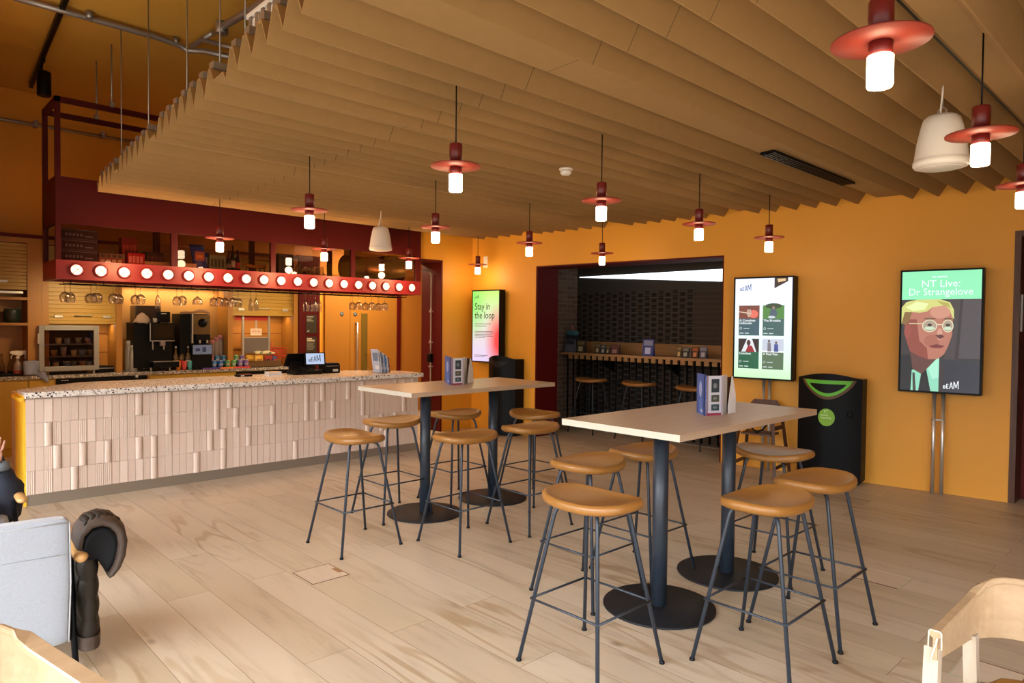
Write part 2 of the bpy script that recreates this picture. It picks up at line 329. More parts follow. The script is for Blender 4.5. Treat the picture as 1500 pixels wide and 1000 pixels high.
def lettering(s, size, m, T, parent=None, name='lettering', sx=1.0, sy=1.0, align='LEFT', ext=0.0004, bold=0.0, sp=1.0):
    cu = bpy.data.curves.new('t', 'FONT'); cu.body = s; cu.size = size; cu.align_x = align; cu.extrude = ext; cu.offset = bold; cu.resolution_u = 3
    cu.space_character = sp; cu.space_line = 0.9
    o = bpy.data.objects.new('t', cu); C.objects.link(o)
    bpy.context.view_layer.update()
    me = bpy.data.meshes.new_from_object(o.evaluated_get(bpy.context.evaluated_depsgraph_get()))
    bpy.data.objects.remove(o); bpy.data.curves.remove(cu)
    me.transform(T @ Matrix.Diagonal((sx, sy, 1, 1))); me.materials.clear(); me.materials.append(m)
    q = bpy.data.objects.new(name, me); C.objects.link(q)
    if parent is not None: q.parent = parent
    return q
def beam_logo(h, m, T, parent, name='logo'):
    """staggered word: small B, then E, A and a tall M"""
    x = 0.0; q = MB()
    hs = [0.38, 0.60, 0.82, 1.0]
    def bar(x0, x1, y0, y1, sl=0.0):
        q.prism([(x0, y0, 0), (x1, y0, 0), (x1+sl, y1, 0), (x0+sl, y1, 0)], (0, 0, 0.0006), m, T)
    t = 0.05*h*1.6
    w = .26*h; H = hs[0]*h
    bar(0, t, 0, H); bar(t, w*.85, 0, t*.9); bar(t, w*.85, H-t*.9, H); bar(t, w*.75, H/2-t*.4, H/2+t*.4); bar(w*.7, w*.7+t, t*.6, H/2-t*.3); bar(w*.7, w*.7+t, H/2+t*.3, H-t*.6)
    x = .34*h; H = hs[1]*h
    bar(x, x+t, 0, H); bar(x+t, x+w, 0, t); bar(x+t, x+w, H-t, H); bar(x+t, x+w*.85, H/2-t/2, H/2+t/2)
    x = .66*h; H = hs[2]*h; aw = .17*h
    bar(x, x+t, 0, H, aw); bar(x+2*aw, x+2*aw+t, 0, H, -aw); bar(x+.35*aw, x+1.8*aw, H*.25, H*.25+t)
    x = 1.12*h; H = hs[3]*h
    w = .46*h
    bar(x, x+t, 0, H*.88); bar(x+w, x+w+t, 0, H); bar(x+t*.2, x+t*1.3, H*.88, H*.90)
    q.prism([(x+t*.3, H*.88, 0), (x+t*1.4, H*.88, 0), (x+w/2+t, H*.15, 0), (x+w/2, H*.15, 0)], (0, 0, .0006), m, T)
    q.prism([(x+w/2, H*.15, 0), (x+w/2+t, H*.15, 0), (x+w+t*.7, H, 0), (x+w-t*.4, H, 0)], (0, 0, .0006), m, T)
    return q.build(name, parent)
class Pic:
    """flat coloured shapes on a page, each layer a hair above the last"""
    def __init__(s, T): s.q = MB(); s.T = T; s.z = 0.0004
    def poly(s, pts, m):
        s.q.add([s.T @ Vector((x, y, s.z)) for x, y in pts], [tuple(range(len(pts)))], m); s.z += 0.00025
    def rect(s, x0, y0, x1, y1, m): s.poly([(x0, y0), (x1, y0), (x1, y1), (x0, y1)], m)
    def ell(s, cx, cy, rx, ry, m, n=20, a0=0, a1=2*PI, rot=0):
        pts = []
        for i in range(n):
            a = a0+(a1-a0)*i/(n if a1-a0 > 6.2 else n-1); x = rx*math.cos(a); y = ry*math.sin(a)
            pts.append((cx+x*math.cos(rot)-y*math.sin(rot), cy+x*math.sin(rot)+y*math.cos(rot)))
        s.poly(pts, m)
    def build(s, name, parent): return s.q.build(name, parent, fix=False)
def wmat(o):
    m = Matrix.LocRotScale(o.location, o.rotation_euler, o.scale)
    return (wmat(o.parent) @ m) if o.parent else m
def wb(q, name, parent=None, **k):
    """build a mesh given in world coordinates under a parent placed anywhere"""
    if parent is not None:
        inv = wmat(parent).inverted(); q.v = [tuple(inv @ Vector(v)) for v in q.v]
    return q.build(name, parent, **k)
def wtext(s, size, m, T, parent, **k): return lettering(s, size, m, wmat(parent).inverted() @ T, parent, **k)
# =================================================================== SETTING
XL, YB = -2.6, -3.4
q = MB(); q.quad([(XL, YB, 0), (9.6, YB, 0), (9.6, 10.4, 0), (XL, 10.4, 0)], M['floor']); struct(q.build('floor'))
CZ = 2.88
def ex(y): return 1.34+0.0785*(y-2.6)       # slanting left edge of the pleated ceiling
# upper slab
q = MB(); q.box((XL, YB, 4.4), (9.6, 10.4, 4.6), M['slab']); struct(q.build('ceiling'))
# back wall behind the bar
q = MB(); q.box((XL, 10.3, 0), (9.6, 10.45, 4.4), M['wall']); struct(q.build('wall_back'))
q = MB(); q.box((XL-.15, 6.8, 0), (XL, 10.3, 4.4), M['wall']); q.box((XL-.15, YB, 3.0), (XL, 6.8, 4.4), M['wall']); struct(q.build('wall_left_unseen'))  # unseen; far stretch and upper band added to hold back daylight
q = MB(); q.box((XL-.15, YB-.15, 3.0), (9.6, YB, 4.4), M['wall']); q.box((1.7, YB-.15, 0), (9.6, YB, 3.0), M['wall']); struct(q.build('wall_front_unseen'))  # unseen; high band and solid right part shaped to cut daylight
q = MB(); q.box((9.6, YB, 0), (9.75, 10.45, 4.4), M['wall']); struct(q.build('wall_end_unseen'))  # unseen, added to stop sky light leaking into the corridor
q = MB(); q.box((.50, 7.0, 0), (.62, 10.3, 4.4), M['wall']); struct(q.build('wall_light_block'))  # unseen partition, added to keep window light off the back bar
for k, (a, b) in enumerate([((XL-.1, YB-.1), (XL+.0, YB)), ((-1.0, YB-.1), (-.94, YB)), ((1.2, YB-.1), (1.26, YB)), ((XL-.1, -.2), (XL, -.14))]):
    q = MB(); q.box((a[0], a[1], 0), (b[0], b[1], 3.0), M['black']); struct(q.build('trim_%d' % (k+3)))
# right wall with the two openings: built in pieces between y values, thickness 0.43
def wallpiece(qq, y0, y1, z0, z1, m, th=0.43):
    P = [(wx(y0), y0, z0), (wx(y1), y1, z0), (wx(y1)+th, y1, z0), (wx(y0)+th, y0, z0)]
    qq.prism(P, (0, 0, z1-z0), m)
q = MB()
wallpiece(q, 8.05, 6.83, 0, 4.4, M['wall']); wallpiece(q, 4.10, 1.37, 0, 4.4, M['wall']); wallpiece(q, 6.83, 4.10, 2.425, 4.4, M['wall'])
wallpiece(q, 1.37, 0.35, 2.50, 4.4, M['wall']); wallpiece(q, 0.35, YB, 0, 4.4, M['wall'])
struct(q.build('wall_right'))
# maroon lining of the large opening (jambs and head)
q = MB()
P = lambda y, d, z: (wx(y)+d, y, z)
q.prism([P(6.83, -.004, 0), P(6.83, .44, 0), P(6.83, .44, 2.425), P(6.83, -.004, 2.425)], (0, -.025, 0), M['maroon_wall'])
q.prism([P(4.10, -.004, 0), P(4.10, .44, 0), P(4.10, .44, 2.425), P(4.10, -.004, 2.425)], (0, .015, 0), M['maroon_wall'])
q.prism([P(6.83, -.004, 2.43), P(4.10, -.004, 2.43), P(4.10, .44, 2.43), P(6.83, .44, 2.43)], (0, 0, -.02), M['maroon_wall'])
struct(q.build('trim_1'))
# door at the far right edge
q = MB()
q.prism([P(1.375, -.006, 0), P(1.375, .30, 0), P(1.375, .30, 2.5), P(1.375, -.006, 2.5)], (0, -.05, 0), M['walnut'])
q.prism([P(.40, -.006, 0), P(.40, .30, 0), P(.40, .30, 2.5), P(.40, -.006, 2.5)], (0, -.05, 0), M['walnut'])
q.prism([P(1.37, -.006, 2.5), P(.35, -.006, 2.5), P(.35, .30, 2.5), P(1.37, .30, 2.5)], (0, 0, -.05), M['walnut'])
door = struct(q.build('door_1'))
q = MB(); q.prism([P(1.325, .25, 0), P(.40, .25, 0), P(.40, .29, 0), P(1.325, .29, 0)], (0, 0, 2.45), M['maroon_wall']); q.build('door_leaf', door)
q = MB(); q.box((wx(1.325)+.04, 1.312, 1.58), (wx(1.325)+.11, 1.325, 1.92), M['galv']); q.build('lock_plate', door)
# projecting wall piece between the doorway and the corner (orange) + maroon jamb
q = MB(); q.box((6.26, 8.05, 0), (7.35, 8.52, 4.4), M['wall']); q.box((4.9, 8.05, 2.53), (6.26, 8.52, 4.4), M['wall']); struct(q.build('wall_alcove'))
q = MB(); q.box((6.235, 8.045, 0), (6.262, 8.525, 2.53), M['maroon_wall']); q.box((5.3, 8.045, 2.50), (6.262, 8.525, 2.532), M['maroon_wall']); struct(q.build('trim_2'))
# conduit and clips on the maroon jamb
cd = thing('conduit_pipe', 'thin steel conduit running down the maroon doorway reveal', 'pipe', (6.215, 8.26, 0))
q = MB(); q.tube([(6.215, 8.26, 0.02), (6.215, 8.26, 2.34)]+[(6.215-.01*k, 8.26, 2.34+.035*math.sin(k/6*PI/2)) for k in range(1, 7)]+[(5.6, 8.26, 2.375)], .011, M['steel'])
wb(q, 'pipe', cd)
for z in (.96, 1.32, 1.78):
    q = MB(); q.box((6.195, 8.235, z-.012), (6.236, 8.285, z+.012), M['steel']); wb(q, 'pipe_clip', cd)
q = MB(); q.box((6.17, 8.22, 1.02), (6.234, 8.30, 1.15), M['black']); wb(q, 'switch_box', cd, bevel=.006)
# baseboard on the alcove and right wall
# dark room beyond the opening
q = MB(); q.box((8.78, 3.9, 0), (8.9, 8.0, 2.13), M['perf']); q.box((8.78, 3.9, 2.13), (8.9, 8.0, 2.75), M['dkplaster']); struct(q.build('wall_far_room'))
q = MB(); q.box((7.46, 7.6, 0), (8.78, 7.75, 2.75), M['brick']); struct(q.build('wall_brick_return'))
q = MB(); q.box((7.8, 3.55, 0), (8.9, 3.70, 2.75), M['dkplaster']); struct(q.build('wall_far_room_side'))
q = MB(); q.prism([(wx(3.6)+.43, 3.6, 2.75), (8.9, 3.6, 2.75), (8.9, 7.75, 2.75), (wx(7.75)+.43, 7.75, 2.75)], (0, 0, .1), M['dkplaster']); struct(q.build('ceiling_far_room'))
q = MB(); q.box((8.12, 3.7, 0.0), (8.78, 7.6, 0.006), M['stone']); struct(q.build('floor_far_room'))
w = MB(); w.prism([(8.772, 7.55, 2.405), (8.772, 3.72, 2.405), (8.772, 3.72, 2.155), (8.772, 7.55, 2.395)], (.02, 0, 0), M['sky_glass']); win = struct(w.build('window_1'))
# ---------------- pleated acoustic ceiling
val = [-3.05, -2.84, -2.63, -2.2, -1.99, -1.78, -1.57, -1.36, -1.15, -.72, -.51, -.30, -.09, .12, .33, .54, .75, 1.12, 1.33, 1.54, 1.76, 1.98, 2.20, 2.69, 2.90, 3.10, 3.30, 3.52, 3.71, 4.11, 4.33, 4.53, 4.73, 4.93, 5.12, 5.31, 5.72, 5.93, 6.15, 6.36, 6.55, 6.74, 7.11, 7.33, 7.56, 7.82]
prof = []; rails = []; PD = .135
for i in range(len(val)):
    y = val[i]
    prof += [(y-.004, CZ, 0), (y+.004, CZ, 0)]
    if i == len(val)-1: break
    n = val[i+1]; g = n-y
    if g < .30: prof += [(y+g*.40, CZ+PD, 1), (y+g*.60, CZ+PD, 1)]; rails.append(y+g*.5)
    else: prof += [(y+.05, CZ+.05, 1), (n-.175, CZ+.05, 2), (n-.11, CZ+PD, 1), (n-.09, CZ+PD, 1)]; rails.append(n-.10)
prof += [(7.885, CZ+.10, 1)]
q = MB()
T_ = 0.009
def edgex(y, z): return ex(y)
lo = [(y, z) for y, z, _ in prof]
up = []
for i, (y, z) in enumerate(lo):
    a = Vector(lo[max(i-1, 0)]); b = Vector(lo[min(i+1, len(lo)-1)]); p = Vector((y, z))
    d1 = (p-a).normalized() if i > 0 else (b-p).normalized(); d2 = (b-p).normalized() if i < len(lo)-1 else d1
    n1 = Vector((-d1.y, d1.x)); n2 = Vector((-d2.y, d2.x)); n = (n1+n2); n = n.normalized() if n.length > .01 else n1
    k = min(2.2, 1/max(.3, n.dot(n1))); up.append((y+n.x*T_*k, z+n.y*T_*k))
for i in range(len(lo)-1):
    A, B = lo[i], lo[i+1]; Au, Bu = up[i], up[i+1]
    l0 = (ex(A[0]), A[0], A[1]); l1 = (ex(B[0]), B[0], B[1]); r0 = (wx(A[0])+.02, A[0], A[1]); r1 = (wx(B[0])+.02, B[0], B[1])
    u0 = (ex(A[0]), Au[0], Au[1]); u1 = (ex(B[0]), Bu[0], Bu[1]); s0 = (wx(A[0])+.02, Au[0], Au[1]); s1 = (wx(B[0])+.02, Bu[0], Bu[1])
    q.quad([l0, r0, r1, l1], M['felt']); q.quad([u0, u1, s1, s0], M['felt']); q.quad([l0, l1, u1, u0], M['felt'])
pc = q.build('ceiling_pleated', fix=False); struct(pc, 'tan felt pleated acoustic ceiling hung below the orange slab')
for y in rails:
    q = MB(); q.prism([(ex(y)+.012, y-.032, CZ+PD+.01), (ex(y)+.012, y+.032, CZ+PD+.01), (ex(y)+.012, y+.032, CZ+PD+.05), (ex(y)+.012, y-.032, CZ+PD+.05)], (wx(y)-ex(y)-.05, 0, 0), M['galv']); q.build('mounting_rail', pc)
# thin dark cable slot
q = MB(); q.prism([(1.6, .955, CZ+.046), (1.6, .965, CZ+.046), (1.6, .965, CZ+.049), (1.6, .955, CZ+.049)], (6, 0, 0), M['black']); q.build('cable_slot', pc)
# hanging rods of the ceiling
RODS = [((168, 150), (168, 250), 7.4), ((207, 98), (207, 210), 6.6), ((262, 28), (262, 165), 5.5), ((309, 65), (309, 120), 4.75), ((345, 0), (345, 90), 4.2), ((396, -10), (396, 25), 3.55), ((437, -20), (437, 12), 3.0)]
where = ['beside the red canopy, farthest left', 'second from the red canopy', 'third from the red canopy', 'short one just above the conduit bend', 'in front of the conduit bend', 'by the white junction box', 'nearest the camera']
for (t, b, Y), wh in zip(RODS, where):
    p = aty(b[0], b[1], Y); r = thing('hanger_rod', 'thin grey threaded rod holding the pleated ceiling edge, '+wh, 'hanger', (p.x+.06, Y, CZ+PD+.05), group='ceiling hanger rods')
    q = MB(); q.cyl((0, 0, 0), .006, 0, 4.4-CZ-PD-.05, M['galv'], 8); q.build('rod', r)
    q = MB(); q.cyl((0, 0, 0), .014, 0, .03, M['galv'], 6); q.build('nut', r)
# linear air grille in the pale flat strip
g = thing('air_grille', 'black slotted linear air grille set in the pale ceiling strip', 'vent', (5.78, 2.44, CZ+.024))
q = MB(); q.box((-.80, -.05, .012), (.80, .05, .020), M['black']); q.box((-.80, -.056, 0), (.80, -.048, .02), M['blackm']); q.box((-.80, .048, 0), (.80, .056, .02), M['blackm']); q.build('grille_frame', g)
for k in range(3):
    q = MB(); q.box((-.79, -.026+k*.026-.004, .0), (.79, -.026+k*.026+.004, .010), M['blackm']); q.build('grille_slat', g)
for k in range(8):
    q = MB(); q.box((-.78+k*.22, -.048, .004), (-.77+k*.22, .048, .010), M['blackm']); q.build('grille_crossbar', g)
# smoke detector
p = atz(829, 252, CZ-.02); sd = thing('smoke_detector', 'small white smoke detector under the pleated ceiling', 'detector', (p.x, p.y, CZ-.045))
q = MB(); q.lathe([(.001, .0), (.03, .0), (.045, .012), (.048, .03), (.03, .045), (.001, .045)], M['white'], 20); q.build('sensor_head', sd)
q = MB(); q.lathe([(.055, .04), (.058, .048), (.055, .056), (.001, .056)], M['white'], 20); q.build('base_plate', sd)
# =================================================================== upper left services
t = thing('light_track', 'black lighting track fixed to the orange slab, upper left', 'track light', (1.43, 8.6, 4.4))
a = atz(45, 129, 4.345); b_ = atz(97, 0, 4.345); d = (b_-a); e = a+d*1.9
q = MB(); w_ = Vector((.02, 0, 0)); q.prism([a-w_, a+w_, a+w_+Z*.05, a-w_+Z*.05], e-a, M['black']); wb(q, 'track', t)
p = a+d*.38; q = MB(); q.cyl((p.x, p.y, 4.24), .012, 0, .11, M['black'], 10); q.box((p.x-.02, p.y-.08, 4.32), (p.x+.02, p.y+.08, 4.352), M['black']); wb(q, 'adapter', t)
q = MB(); q.lathe([(.062, 0), (.066, .01), (.066, .25), (.05, .26), (.001, .26)], M['black'], 24, (p.x+.02, p.y, 3.98)); sp = wb(q, 'spot_can', t)
q = MB(); q.lathe([(.001, .004), (.060, .004)], M['glow'], 20, (p.x+.02, p.y, 3.98)); wb(q, 'lens', sp)
c1 = thing('conduit_pipe', 'steel conduit crossing the orange soffit then bending down beside the pleats', 'pipe', (1.2, 6, 4.4))
pts = [atz(20, -4, 4.35), atz(100, 18, 4.35), atz(225, 53, 4.35), atz(262, 66, 4.33), atz(275, 74, 4.30), atz(300, 75, 4.28), atz(345, 85, 4.2), atz(380, 97, 4.2)]
q = MB(); q.tube(pts, .028, M['galv'], 10); wb(q, 'pipe', c1)
for px in [(131, 24), (258, 62)]:
    p = atz(px[0], px[1], 4.35); q = MB(); q.cyl((p.x, p.y, 4.33), .03, 0, .065, M['galv'], 10); wb(q, 'pipe_clip', c1)
c2 = thing('conduit_pipe', 'straight steel conduit low on the dark orange back wall', 'pipe', (2, 10.25, 3.9))
q = MB(); q.tube([aty(-60, 166, 10.25), aty(0, 174, 10.25), aty(215, 211, 10.25)], .022, M['galv'], 8); wb(q, 'pipe', c2)
for px in ((52, 183), (150, 199)):
    p = aty(px[0], px[1], 10.25); q = MB(); q.box((p.x-.02, 10.2, p.z-.03), (p.x+.02, 10.3, p.z+.05), M['galv']); wb(q, 'pipe_clip', c2)
c3 = thing('conduit_pipe', 'steel conduit at the top edge running towards the white junction box', 'pipe', (2, 4, 4.2))
q = MB(); q.tube([atz(325, 40, 4.1), atz(350, 25, 4.1), atz(395, -3, 4.1), atz(430, -25, 4.1)], .03, M['galv'], 10); q.cyl(tuple(atz(325, 41, 4.1)), .05, -.05, .05, M['galv'], 12); wb(q, 'pipe', c3)
c4 = thing('strut_channel', 'slotted steel strut channel above the ceiling edge', 'bracket', (1.7, 6, 4.3))
q = MB(); a = atz(281, 68, 4.3); b_ = atz(312, 48, 4.3); q.tube([a, b_], .03, M['galv'], 4); wb(q, 'channel', c4)
q = MB(); q.tube([atz(295, 58, 4.28), atz(348, 72, 4.2), atz(385, 85, 4.15)], .022, M['galv'], 6); wb(q, 'cross_bar', c4)
jp = aty(398, 34, 3.75); jb = thing('junction_box', 'white clamped junction box hung above the pleated ceiling edge', 'electrical box', (jp.x, 3.75, jp.z-.07))
q = MB(); q.box((-.05, -.20, 0), (.05, .20, .13), M['white']); q.build('box_body', jb, bevel=.01)
q = MB(); q.box((-.06, -.21, .135), (.06, .21, .165), M['white']); q.build('box_lid', jb, bevel=.006)
for y in (-.17, -.10, -.02, .06, .14):
    q = MB(); q.box((-.058, y, .01), (-.05, y+.03, .15), M['galv']); q.build('clamp', jb)
q = MB()
for k in range(3): q.tube(bez((0, -.1-.04*k, .16), (0, -.22-.06*k, .42), (.05, -.5-.05*k, .02), 8), .008, M['black'], 6)
q.build('cable', jb)
# =================================================================== PENDANT LAMPS
PEND = [((2.259, .754), 'largest red disc pendant lamp, hanging nearest the camera at top right'),
        ((3.647, .79), 'red disc pendant lamp hanging in front of the big white ceiling speaker'),
        ((5.095, .88), 'red disc pendant lamp cut off by the right edge of the picture'),
        ((2.408, 2.983), 'red disc pendant lamp near the middle, left end of the second row'),
        ((3.775, 3.057), 'red disc pendant lamp in the second row, above the gap between the two high tables'),
        ((5.196, 3.143), 'red disc pendant lamp in front of the right side of the dark opening'),
        ((6.442, 3.124), 'disc pendant lamp nearest the orange wall above the four-film screen'),
        ((2.554, 4.963), 'red disc pendant lamp left of the small white bell speaker'),
        ((3.797, 4.987), 'red disc pendant lamp just right of the canopy corner, third row'),
        ((5.21, 5.195), 'red disc pendant lamp left of the dark opening, third row'),
        ((6.536, 5.271), 'small red disc pendant lamp hanging before the dark opening, far end of the third row'),
        ((2.759, 7.331), 'red disc pendant lamp farthest left, in front of the canopy'),
        ((4.029, 7.459), 'small pendant lamp in front of the middle of the red canopy'),
        ((5.341, 7.595), 'small pendant lamp in front of the right end of the red canopy'),
        ((6.593, 7.636), 'smallest pendant lamp in the far corner beside the white wall box')]
def make_pendant():
    r = thing('pendant_lamp', '', 'pendant lamp', group='red disc pendant lamps')
    z = 2.47
    q = MB(); q.cyl((0, 0, 0), .004, z+.115, CZ+.05, M['black'], 6); q.build('cord', r)
    q = MB(); q.lathe([(.001, z+.125), (.033, z+.125), (.036, z+.12), (.036, z+.004), (.030, z+.004)], M['pendant_dk'], 28); q.build('lamp_cap', r)
    q = MB(); q.lathe([(.001, z+.004), (.139, z+.004), (.140, z+.001), (.139, z-.002), (.001, z-.002)], M['pendant'], 56); q.build('disc_shade', r)
    q = MB(); q.lathe([(.034, z-.002), (.034, z-.045), (.001, z-.045)], M['pendant_dk'], 28); q.build('lamp_holder', r)
    q = MB(); q.lathe([(.037, z-.045), (.037, z-.132), (.034, z-.138), (.001, z-.138)], M['bulb'], 28); q.build('bulb', r)
    return r
pend0 = make_pendant()
for i, ((x, y), lab) in enumerate(PEND):
    o = pend0 if i == 0 else copy_tree(pend0)
    o.location = (x, y, 0); o['label'] = lab
    L = bpy.data.lights.new('pendant_light', 'POINT'); L.energy = 3.0; L.color = (1.0, .70, .40); L.shadow_soft_size = .045
    lo_ = bpy.data.objects.new('pendant_light', L); C.objects.link(lo_); lo_.location = (x, y, 2.27)
# =================================================================== CEILING SPEAKERS
def speaker(loc, s, label, tilt):
    r = thing('pendant_speaker', label, 'speaker', loc)
    q = MB(); q.lathe([(.001, .0), (.105, .0), (.125, .004), (.134, .016), (.134, .036), (.130, .040), (.128, .05), (.118, .13), (.100, .22), (.088, .262), (.070, .278), (.001, .282)], M['white'], 40); q.build('speaker_body', r)
    q = MB(); q.lathe([(.001, -.004), (.098, -.003), (.104, .001)], M['white'], 36); q.build('speaker_grille', r)
    q = MB(); q.tube([(0, .02, .28), (.0, .02, .31), (.012, .0, .33), (0, -.02, .31), (0, -.02, .28)], .004, M['steel'], 6); q.build('hanging_loop', r)
    q = MB(); q.tube([(-.03, 0, .275), (-.02, 0, .33), (0, 0, .40), (.005, 0, CZ+.08-loc[2])], .005, M['white'], 6); q.build('cable', r)
    q = MB(); q.tube([(.012, 0, .325), (.005, 0, CZ+.08-loc[2])], .0015, M['steel'], 5); q.build('safety_wire', r)
    r.rotation_euler.y = tilt
p = aty(1378, 246, 1.10); speaker((p.x, 1.10, p.z), 1, 'large white bell-shaped speaker hanging at top right behind a pendant lamp', .0)
p = aty(557.5, 367, 6.95); speaker((p.x, 6.95, p.z), 1, 'small white bell-shaped speaker hanging in front of the red canopy', 0)
wb_ = thing('wall_speaker', 'white box speaker high on the orange wall in the far corner', 'speaker', (6.86, 7.74, 2.44))
q = MB(); T = frame((wx(7.74), 7.74, 2.44), (-.1239, .992, 0), (0, 0, 1)); T2 = T
q.box((-.10, 0, 0), (.10, .19, .10), M['white'], T); wb(q, 'speaker_body', wb_, bevel=.01)
for s_ in (-.04, .035):
    q = MB(); q.tube([T @ Vector((s_, .19, .03)), T @ Vector((s_, .50, .03))], .010, M['galv'], 8); wb(q, 'cable_conduit', wb_)
# =================================================================== HIGH TABLES
def high_table(cx, cy, label):
    r = thing('high_table', label, 'table', (cx, cy, 0), group=None)
    q = MB(); q.box((-.80, -.385, 1.035), (.80, .385, 1.07), M['tabletop']); tp = q.build('tabletop', r)
    q = MB(); q.box((-.8015, -.385, 1.0352), (-.7995, .385, 1.0698), M['ply']); q.build('edge_band', tp)
    for dx in (-.385, .385):
        q = MB(); q.cyl((dx, 0, 0), .044, .012, 1.035, M['slate'], 32); q.build('column', r)
        q = MB(); q.lathe([(.001, 0), (.312, 0), (.316, .003), (.316, .009), (.311, .012), (.001, .012)], M['slate_base'], 64, (dx, 0, 0)); q.build('base_plate', r)
        q = MB(); q.box((dx-.18, -.05, 1.022), (dx+.18, .05, 1.035), M['slate']); q.build('top_bracket', r)
    return r
high_table(3.685, 2.215, 'nearer rectangular high table with pale oak top on two slate columns')
high_table(3.84, 4.66, 'farther rectangular high table with pale oak top, in front of the bar')
# =================================================================== STOOLS
def sup(a, n): c, s = math.cos(a), math.sin(a); return (abs(c)**(2/n)*(1 if c > 0 else -1), abs(s)**(2/n)*(1 if s > 0 else -1))
def make_stool():
    r = thing('bar_stool', '', 'stool')
    N = 48
    def ring(f, z, dz=1.0, n=2.9):
        out = []
        for k in range(N):
            x, y = sup(2*PI*k/N, n); X = .25*f*x; Y = .188*f*y
            Y *= 1-.10*(X/.25)**2 if y < 0 else 1-.20*(X/.25)**2
            zz = z+.014+dz*(.018*(X/.25)**2) - .010*dz*max(0, (Y/.188))*(1-(X/.25)**2)
            out.append((X, Y, zz))
        return out
    rows = [ring(.60, .731, .6), ring(.88, .733, .8), ring(.97, .740), ring(1.0, .754), ring(.985, .769), ring(.95, .778), ring(.91, .781), ring(.875, .778), ring(.80, .772), ring(.55, .766), ring(.25, .763), ring(.02, .762)]
    q = MB(); q.grid(rows, M['leather'], closed=True, cap=True); q.build('seat', r)
    q = MB()
    TP = [(-.125, -.115), (.125, -.115), (.125, .115), (-.125, .115)]; FT = [(-.24, -.24), (.24, -.24), (.24, .24), (-.24, .24)]
    legs = []
    for (tx, ty), (fx, fy) in zip(TP, FT):
        a = Vector((tx, ty, .738)); f = Vector((fx, fy, .004))
        inner = Vector((tx*.55, ty*.55, .742)); d = (f-a).normalized()
        pts = [inner]+bez(a+(inner-a)*.35, a, a+d*.045, 5)+[f]
        q = MB(); q.tube(pts, .0095, M['slate'], 12); q.lathe([(.013, 0), (.014, .004), (.012, .012), (.0098, .014)], M['black'], 14, (fx, fy, 0)); q.build('leg', r)
        legs.append((a, f))
    def at(i, z): a, f = legs[i]; t = (a.z-z)/(a.z-f.z); return a+(f-a)*t
    for z in (.300,):
        for i in range(4):
            p, s_ = at(i, z), at((i+1) % 4, z); e = (s_-p).normalized()*.012
            out = Vector(((p+s_).x, (p+s_).y, 0)).normalized()*.010
            q = MB(); q.tube([p-e+out, s_+e+out], .0058, M['slate'], 8); q.build('stretcher', r)
    return r
stool0 = make_stool()
ST = [(2.505, 2.060, -PI/2, 'tan leather bar stool nearest the camera, at the left end of the nearer high table'),
      (3.120, 1.500, 0, 'tan leather bar stool at the nearer table with green screen glare on its seat'),
      (3.717, 1.520, 0, 'rightmost tan leather bar stool on the camera side of the nearer high table'),
      (4.345, 2.050, PI/2, 'tan leather bar stool at the right end of the nearer table, seat shining pale green'),
      (3.165, 2.630, PI, 'tan leather bar stool behind the nearest stool, far side of the nearer table'),
      (3.716, 2.625, PI, 'tan leather bar stool behind the left column of the nearer high table'),
      (2.594, 4.348, -PI/2, 'leftmost tan leather bar stool, at the left end of the farther high table'),
      (3.213, 3.848, 0, 'tan leather bar stool in front of the left column of the farther table'),
      (3.885, 3.840, 0, 'tan leather bar stool on the camera side of the farther table, near its right column'),
      (3.240, 4.830, PI, 'tan leather bar stool between the farther table and the tiled counter, left one'),
      (3.950, 4.867, PI, 'tan leather bar stool between the columns on the far side of the farther table'),
      (4.500, 4.400, PI/2, 'tan leather bar stool at the right end of the farther high table')]
for i, (x, y, rz, lab) in enumerate(ST):
    o = stool0 if i == 0 else copy_tree(stool0)
    o.location = (x, y, 0); o.rotation_euler.z = rz; o['label'] = lab; o['group'] = 'bar stools around the two high tables'
for i, (x, y, lab) in enumerate([(7.965, 6.60, 'bar stool at the slatted shelf in the dark opening, left one'), (7.985, 5.74, 'bar stool at the slatted shelf in the dark opening, middle one'), (7.99, 4.86, 'bar stool at the slatted shelf, right one half hidden by the brochure holder')]):
    o = copy_tree(stool0); o.location = (x, y, 0); o.rotation_euler.z = -PI/2; o['label'] = lab; o['group'] = 'bar stools at the wall shelf'
